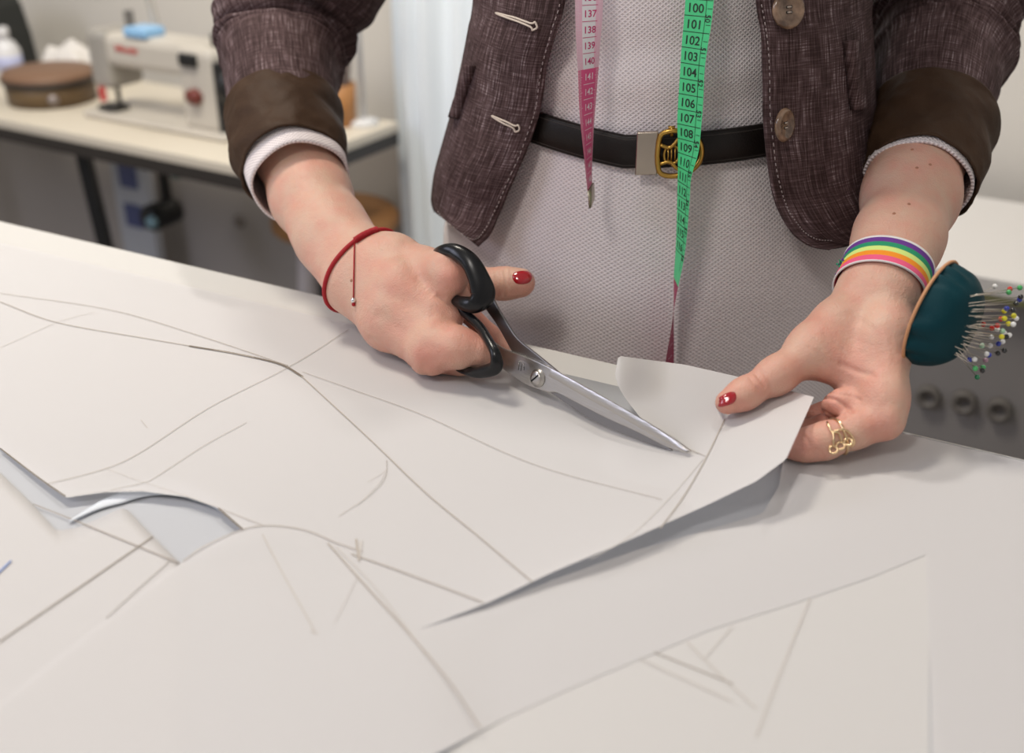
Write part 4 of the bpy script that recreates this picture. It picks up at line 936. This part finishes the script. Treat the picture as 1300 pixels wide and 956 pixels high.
b_ = MB(); b_.tube([B(1.36, .06, ZB - .04), B(1.36, .06, .02)], .0165, 4); badd(b_.build('leg', M_BLK, smooth=False), desk)

# sewing machine (local frame: x left along wall, y to wall, z up)
m0 = Bz(262, 177, ZB); X0, Y0 = m0.x, m0.y
mach = meta(emp('sewing_machine', B(X0 + .1, Y0 + .06, ZB)), 'grey sewing machine with red lettering and a brown-red round dial on the cream table', 'sewing machine')
ZM = ZB
def mb(fn, name, m, bv=0, label=None, smooth=False): return bpart(name, fn, m, mach, smooth, bv, label)
mb(lambda b: b.box((X0 + .13, Y0 + .055, ZB + .008), (.36, .12, .016), M=MB_), 'bed', M_GREYM, .006)
mb(lambda b: b.box((X0 + .015, Y0 + .055, ZB + .095), (.085, .095, .17), M=MB_), 'column', M_GREYM, .012)
mb(lambda b: b.box((X0 + .135, Y0 + .055, ZB + .150), (.285, .080, .070), M=MB_), 'arm', M_GREYM, .014)
mb(lambda b: b.box((X0 + .262, Y0 + .052, ZB + .128), (.052, .085, .125), M=MB_), 'needle_head', mat('machine_face', (.34, .32, .29), .4), .012)
mb(lambda b: (b.tube([B(X0 + .262, Y0 + .045, ZB + .08), B(X0 + .262, Y0 + .045, ZB + .018)], .0045, 10), b.box((X0 + .262, Y0 + .03, ZB + .020), (.045, .035, .014), M=MB_)), 'presser_foot', M_BLK)
mb(lambda b: b.tube([B(X0 + .25, Y0 + .0, ZB + .075), B(X0 + .245, Y0 - .004, ZB + .045)], .006, 10), 'thread_guide', mat('red_plastic', (.45, .03, .03), .4))
mb(lambda b: b.lathe([(1e-5, .0), (.050, .0), (.055, .005), (.055, .024), (.045, .03), (1e-5, .03)], M=MB_ @ Matrix.Translation((X0 - .032, Y0 + .055, ZB + .11)) @ Matrix.Rotation(-math.pi / 2, 4, 'Y')), 'handwheel', M_BLK, smooth=True)
mb(lambda b: b.box((X0 - .03, Y0 + .06, ZB + .08), (.014, .10, .155), M=MB_), 'belt_guard', M_BLK, .004)
mb(lambda b: b.lathe([(1e-5, 0), (.017, 0), (.015, .012), (1e-5, .013)], M=MB_ @ Matrix.Translation((X0 + .020, Y0 + .008, ZB + .085)) @ Matrix.Rotation(math.pi / 2, 4, 'X')), 'stitch_dial', mat('dial_red', (.16, .03, .02), .35), smooth=True)
mb(lambda b: b.box((X0 + .025, Y0 + .005, ZB + .158), (.040, .012, .026), M=MB_), 'tension_plate', M_BLK, .004)
mb(lambda b: b.tube([B(X0 + .23, Y0 + .07, ZB + .18), B(X0 + .23, Y0 + .07, ZB + .225)], .0085, 12), 'thread_post', mat('post_grey', (.16, .15, .14), .4))
mb(lambda b: b.tube([B(X0 + .16, Y0 + .07, ZB + .18), B(X0 + .175, Y0 + .07, ZB + .30)], .007, 12), 'thread_stand', mat('stand_grey', (.45, .42, .38), .4))
mb(lambda b: b.box((X0 + .162, Y0 + .04, ZB + .194), (.055, .05, .020), M=MB_), 'led_glint', mat('led_glint_blue', (.28, .52, .80), .3), .004)  # blue LED reflection put into the colour of an added block
mb(lambda b: b.tube([B(X0 + .0, Y0 + .05, ZB + .18), B(X0 + .0, Y0 + .05, ZB + .205)], .008, 12), 'bobbin_winder', M_BLK)
def lettering(s, size, M, name, m, par):
    v, f = text_mesh(s, size); b = MB(); b.add([M @ Vector((x, y, 0)) for x, y, z in v], f); o = b.build(name, m, smooth=False, recalc=False); badd(o, par); solid(o, .0006, 0); return o
lettering('Mitsubi', .019, MB_ @ Matrix.Translation((X0 + .185, Y0 + .0135, ZB + .158)) @ Matrix.Rotation(math.pi / 2, 4, 'X') @ Matrix.Diagonal((-1, 1, 1, 1)), 'lettering', mat('letter_red', (.60, .06, .05), .5), mach)
for o_ in mach.children:
    for w_ in o_.data.vertices: w_.co.z = ZB + (w_.co.z - ZB) * .84
# small things behind / under the arm
o = bpart('thread_cone', lambda b: b.lathe([(.022, 0), (.008, .05), (1e-5, .05)], M=Matrix.Translation(B(X0 + .09, Y0 + .22, ZB))), mat('yellow_thread', (.50, .45, .18), .8), None, True); meta(o, 'small yellowish cone of thread seen under the arm of the sewing machine', 'thread cone')

# round zip case
c = Bz(27, 137, ZB); c = Vector((c.x, c.y + .075, 0)); CC = B(c.x, c.y, ZB)
case = meta(emp('round_case', CC), 'round brown leather-look storage case with darker lid at the left of the sewing table', 'case')
M_OLV = mat('case_olive', (.14, .088, .038), .5, var=(.10, .06, .03), scale=15); M_LID = mat('case_lid', (.20, .11, .065), .5)
badd((lambda b: (b.lathe([(1e-5, 0), (.083, 0), (.085, .044), (1e-5, .044)], M=Matrix.Translation(CC), n=48), b.build('body', M_OLV))[-1])(MB()), case)
badd((lambda b: (b.lathe([(1e-5, .0445), (.087, .0445), (.089, .053), (.084, .060), (.05, .064), (1e-5, .065)], M=Matrix.Translation(CC), n=48), b.build('lid', M_LID))[-1])(MB()), case)
badd((lambda b: (b.tube([CC + Vector((.0875 * math.cos(t), .0875 * math.sin(t), .0445)) for t in [2 * math.pi * i / 48 for i in range(48)]], .0035, 8, closed=True), b.build('zip', M_DARK))[-1])(MB()), case)
cd_ = (Vector((CAM.x, CAM.y, 0)) - Vector((CC.x, CC.y, 0))).normalized()
badd((lambda b: (b.lathe([(1e-5, 0), (.010, 0), (.010, .004), (1e-5, .005)], M=Matrix.Translation(CC + cd_ * .083 + Vector((0, 0, .018))) @ cd_.to_track_quat('Z', 'Y').to_matrix().to_4x4(), n=24), b.build('stud', mat('stud_grey', (.3, .26, .25), .3, .6)))[-1])(MB()), case)
# bottle
q = Bz(4, 99, ZB); p = B(q.x, q.y + .02, ZB); bottle = meta(emp('bottle', p), 'white plastic bottle with blue label at the far left edge behind the brown case', 'bottle')
badd((lambda b: (b.lathe([(1e-5, 0), (.028, 0), (.029, .006), (.029, .055), (.020, .072), (.011, .078), (.011, .085), (1e-5, .085)], M=Matrix.Translation(p), n=36), b.build('body', mat('bottle_white', (.70, .70, .72), .35)))[-1])(MB()), bottle)
badd((lambda b: (b.lathe([(.0295, .018), (.0295, .045)], M=Matrix.Translation(p), n=36), b.build('label', mat('label_blue', (.45, .48, .70), .5)))[-1])(MB()), bottle)
badd((lambda b: (b.lathe([(.013, .08), (.013, .10), (.010, .103), (1e-5, .103)], M=Matrix.Translation(p), n=24), b.build('cap', mat('bottle_white', (.7, .7, .72), .35)))[-1])(MB()), bottle)
# dark loudspeaker-like box with rounded top
q = Bz(12, 92, ZB); mon = meta(emp('machine_cover', B(q.x, .28, ZB)), 'black rounded hard cover standing at the far left against the wall', 'cover')
def cov(b):
    G = []
    for y in (0, .12): G.append([B(q.x + .035 + x, .235 + y, ZB + z) for x, z in [(-.030, 0), (-.022, .07), (-.008, .13), (.006, .150), (.03, .155), (.17, .155), (.17, 0)]])
    b.grid(G, cv=True); b.f.append([0, 1, 2, 3, 4, 5, 6]); b.f.append([13, 12, 11, 10, 9, 8, 7]); b.m += [0, 0]
bpart('shell', cov, mat('cover_black', (.012, .014, .013), .4), mon, bv=.006)
bpart('panel', lambda b: b.box((q.x + .12, .231, ZB + .09), (.13, .008, .06), M=MB_), mat('cover_panel', (.02, .045, .05), .4), mon, bv=.003)
# heap of white cloth
q = Bz(95, 100, ZB); cc = B(q.x - .02, .285, ZB); G = []; b = MB()
for i in range(25):
    r = i / 24; row = []
    for j in range(60):
        th = 2 * math.pi * j / 60; rr_ = r * (1 + .12 * math.sin(3 * th + 1) + .06 * math.sin(7 * th)); h = .075 * (1 - r ** 3) * (1 + .35 * noise.noise(Vector((math.cos(th) * r * 2, math.sin(th) * r * 2, 4)))) + .006 * math.sin(9 * th + 6 * r) * r * (1 - r)
        row.append(cc + LD * (rr_ * .10 * math.cos(th)) + RD * (rr_ * .062 * math.sin(th)) + Vector((0, 0, max(.001, h))))
    G.append(row)
b.grid(G, cv=True); o = b.build('folded_fabric', mat('white_cloth', (.72, .69, .66), .85)); meta(o, 'heap of white fabric behind the brown case and beside the sewing machine', 'fabric')
# tool pot and thin post at the right end of the table
q = Bz(428, 152, ZB); q = Vector((.10, .42, 0)); u_, v_, d_ = px(B(q.x, q.y, ZB))
pp = Bz(432, 158, ZB); PP = B(max(pp.x, .05), pp.y, ZB)
pot = meta(emp('tool_pot', PP), 'orange-brown wooden pot of dark tools between the sleeve and the white post', 'pot')
badd((lambda b: (b.lathe([(1e-5, 0), (.030, 0), (.032, .075), (.028, .075), (.027, .01), (1e-5, .01)], M=Matrix.Translation(PP), n=32), b.build('pot_body', mat('pot_wood', (.42, .19, .06), .5)))[-1])(MB()), pot)
for k, (dx, dy, h) in enumerate(((-.012, .0, .105), (.006, .008, .13), (.014, -.006, .115))):
    o = (lambda b: (b.tube([PP + Vector((dx * .6, dy * .6, .012)), PP + Vector((dx * 1.6, dy, h))], .006, 8), b.build('hand_tool', mat('tool_dark', (.10, .07, .06), .5)))[-1])(MB())
    meta(o, ['dark-handled tool leaning left in the orange-brown pot', 'tallest dark-handled tool in the orange-brown pot', 'dark-handled tool leaning right in the orange-brown pot'][k], 'tool', 'tools in the pot')
pq = Bz(462, 158, ZB); PQ = B(pq.x, pq.y, ZB); post = meta(emp('lamp_post', PQ), 'thin white upright post of a table lamp near the right end of the sewing table', 'lamp')
badd((lambda b: (b.lathe([(1e-5, 0), (.028, 0), (.028, .008), (.006, .012), (1e-5, .012)], M=Matrix.Translation(PQ), n=24), b.build('base', mat('lamp_white', (.7, .7, .7), .4)))[-1])(MB()), post)
badd((lambda b: (b.tube([PQ + Vector((0, 0, .01)), PQ + Vector((0, 0, .55))], .0055, 10), b.build('pole', mat('lamp_white', (.7, .7, .7), .4)))[-1])(MB()), post)
badd((lambda b: (b.tube([PQ + Vector((0, 0, .55)), PQ + Vector((-.05, -.1, .60)), PQ + Vector((-.08, -.18, .57))], .0055, 10), b.lathe([(.05, -.03), (.02, .02), (1e-5, .02)], PQ + Vector((-.08, -.18, .57)), 24), b.build('lamp_shade', mat('lamp_white', (.7, .7, .7), .4)))[-1])(MB()), post)

# ------------------------------------------------------------------ curtain behind the woman
def wallpt(u, v, y):                         # pixel on a vertical plane parallel to the back wall
    r = D(u, v, 1) - CAM; n = RD; p0 = B(0, y, 0); return CAM + r * ((p0 - CAM).dot(n) / r.dot(n))
lx = (MB_.inverted() @ wallpt(503, 150, .40)).x; G = []; uv = []
for i in range(181):
    x = lx - .62 * i / 180; yy = .40 + .010 * math.sin(i * .42 + .8 * math.sin(i * .07)) + .008 * math.sin(i * .17 + 1)
    G.append([B(x + .004 * math.sin(z * 3), yy + .004 * math.sin(z * 5 + i * .05), z) for z in np.linspace(.03, 2.35, 30)])
b = MB(); b.grid(G); M_CUR = mat('curtain_white', (.86, .92, .97), .7)
o = b.build('curtain', M_CUR, recalc=False); solid(o, .001, 0); meta(o, 'bluish white floor-length curtain hanging behind the woman', 'curtain')
rod = meta(emp('curtain_rod', B(lx - .3, .40, 2.37)), 'metal curtain rod above the bluish white curtain', 'rod')
bpart('pole', lambda b: b.tube([B(lx + .06, .40, 2.37), B(lx - .75, .40, 2.37)], .010, 12), M_LEGM, rod, True)
for x in (lx + .03, lx - .70): bpart('bracket', lambda b: b.tube([B(x, .40, 2.37), B(x, WY + .01, 2.37)], .007, 8), M_LEGM, rod, True)

# ------------------------------------------------------------------ stool
zs = .55; cs = T(425, 268, z=zs); stool = meta(emp('wooden_stool', Vector((cs.x, cs.y, 0))), 'stool with round orange-brown wooden seat and pale legs beside the wrist', 'stool')
rs = 81 / FPX * px(cs)[2]
badd((lambda b: (b.lathe([(1e-5, -.034), (rs * .94, -.034), (rs, -.026), (rs, -.008), (rs * .95, 0), (1e-5, 0)], M=Matrix.Translation(cs), n=56), b.build('seat', mat('seat_wood', (.46, .22, .07), .45, var=(.36, .16, .05), scale=12, stretch=(1, 6, 1))))[-1])(MB()), stool)
for k in range(4):
    a = math.radians(50 + 90 * k); badd((lambda b: (b.tube([cs + Vector((math.cos(a) * rs * .62, math.sin(a) * rs * .62, -.034)), Vector((cs.x + math.cos(a) * rs * 1.05, cs.y + math.sin(a) * rs * 1.05, .002))], .016, 12), b.build('leg', mat('leg_pale', (.55, .50, .50), .5)))[-1])(MB()), stool)
badd((lambda b: (b.tube([Vector((cs.x + math.cos(t) * rs * .85, cs.y + math.sin(t) * rs * .85, .22)) for t in [2 * math.pi * i / 40 for i in range(40)]], .007, 8, closed=True), b.build('foot_ring', mat('ring_blue', (.30, .45, .75), .4)))[-1])(MB()), stool)

# things under the sewing table
q = MB_.inverted() @ wallpt(166, 215, .42)
sheet = meta(emp('wall_sheet', B(q.x, .42, .3)), 'white upright board with blue squares under the sewing table', 'board')
z1 = wallpt(166, 178, .42).z; z0 = wallpt(166, 330, .42).z
bpart('board', lambda b: b.box((q.x, .42, (z1 + .02) / 2), (.115, .02, z1 - .02), M=MB_), mat('board_white', (.50, .52, .56), .5), sheet)
for vv in (224, 272): 
    zc = wallpt(164, vv, .41).z; bpart('blue_square', lambda b: b.box((q.x, .408, zc), (.055, .006, .055), M=MB_), mat('square_blue', (.09, .11, .24), .5), sheet, label='dark blue square on the board')
q = MB_.inverted() @ wallpt(205, 272, .28); zc = max(.05, wallpt(205, 272, .28).z)
motor = meta(emp('machine_motor', B(q.x, .28, zc)), 'dark round machine motor with pale blue cap hanging under the sewing table', 'motor')
bpart('housing', lambda b: b.lathe([(1e-5, -.04), (.026, -.04), (.029, -.03), (.029, .03), (.022, .04), (1e-5, .04)], M=MB_ @ Matrix.Translation((q.x, .28, zc)) @ Matrix.Rotation(math.pi / 2, 4, 'X')), M_BLK, motor, True)
bpart('cap', lambda b: b.lathe([(1e-5, .04), (.012, .04), (.012, .052), (1e-5, .052)], M=MB_ @ Matrix.Translation((q.x - .02, .28, zc)) @ Matrix.Rotation(math.pi / 2, 4, 'X')), mat('cap_blue', (.30, .50, .60), .4), motor, True)
bpart('bracket', lambda b: b.box((q.x, .30, (zc + ZB - .05) / 2 + .01), (.012, .02, ZB - .05 - zc - .02), M=MB_), M_BLK, motor)
q = MB_.inverted() @ wallpt(222, 205, .12)
o = bpart('thread_clip', lambda b: (b.box((q.x, .12, ZB - .058), (.02, .02, .032), M=MB_), b.lathe([(1e-5, -.014), (.011, -.010), (.011, .010), (1e-5, .014)], M=MB_ @ Matrix.Translation((q.x, .12, ZB - .085)), n=16)), mat('clip_teal', (.10, .20, .19), .4), None); meta(o, 'small dark teal clip under the front edge of the sewing table', 'clip')
xx = (MB_.inverted() @ wallpt(305, 300, WY - .02)).x
o = (lambda b: (b.tube([B(xx, WY - .006, ZB - .02), B(xx, WY - .006, .42)], .006, 8), b.ball(B(xx, WY - .014, .40), .016), b.build('cable', mat('cable_grey', (.22, .19, .17), .6)))[-1])(MB()); meta(o, 'grey cable hanging down the wall below the sewing table', 'cable')

# ------------------------------------------------------------------ right background: white worktop over a grey cabinet
ZR = .74
fr = T(1245, 350, z=ZR); ql = MB_.inverted() @ fr
bk = MB_.inverted() @ T(1262, 252, z=ZR); dep = bk.y - ql.y
wt = slab('worktop', ((ql.x - .45 + .22, ql.y + dep / 2, ZR - .012), (1.35, dep, .024)), mat('worktop_white', (.72, .70, .68), .45), None); bevel(wt, .003); meta(wt, 'white worktop behind the pin cushion at the right', 'worktop')
cab = meta(emp('grey_cabinet', B(ql.x - .25, ql.y + dep / 2, 0)), 'grey cabinet with three round sockets below the white worktop at the right', 'cabinet')
bpart('carcass', lambda b: b.box((ql.x - .25, ql.y + dep / 2 + .01, (ZR - .024) / 2), (1.30, dep - .04, ZR - .024), M=MB_), mat('cabinet_grey', (.27, .255, .25), .6), cab, bv=.003)
for u, v in ((1175, 510), (1221, 517), (1266, 527)):
    p = MB_.inverted() @ wallpt(u, v, ql.y + .01)
    bpart('socket', lambda b: b.lathe([(1e-5, .004), (.008, .004), (.010, .012), (.0155, .012), (.0165, 0), (1e-5, 0)], M=MB_ @ Matrix.Translation((p.x, ql.y + .031, p.z)) @ Matrix.Rotation(math.pi / 2, 4, 'X'), n=28), mat('socket_grey', (.16, .145, .13), .5), cab, True)
p = MB_.inverted() @ wallpt(1280, 385, ql.y - .01)
bpart('door_strip', lambda b: b.box((p.x - .04, ql.y + .018, p.z), (.20, .014, .020), M=MB_), mat('strip_olive', (.36, .37, .17), .6), cab, label='yellow-green strip along the cabinet front')
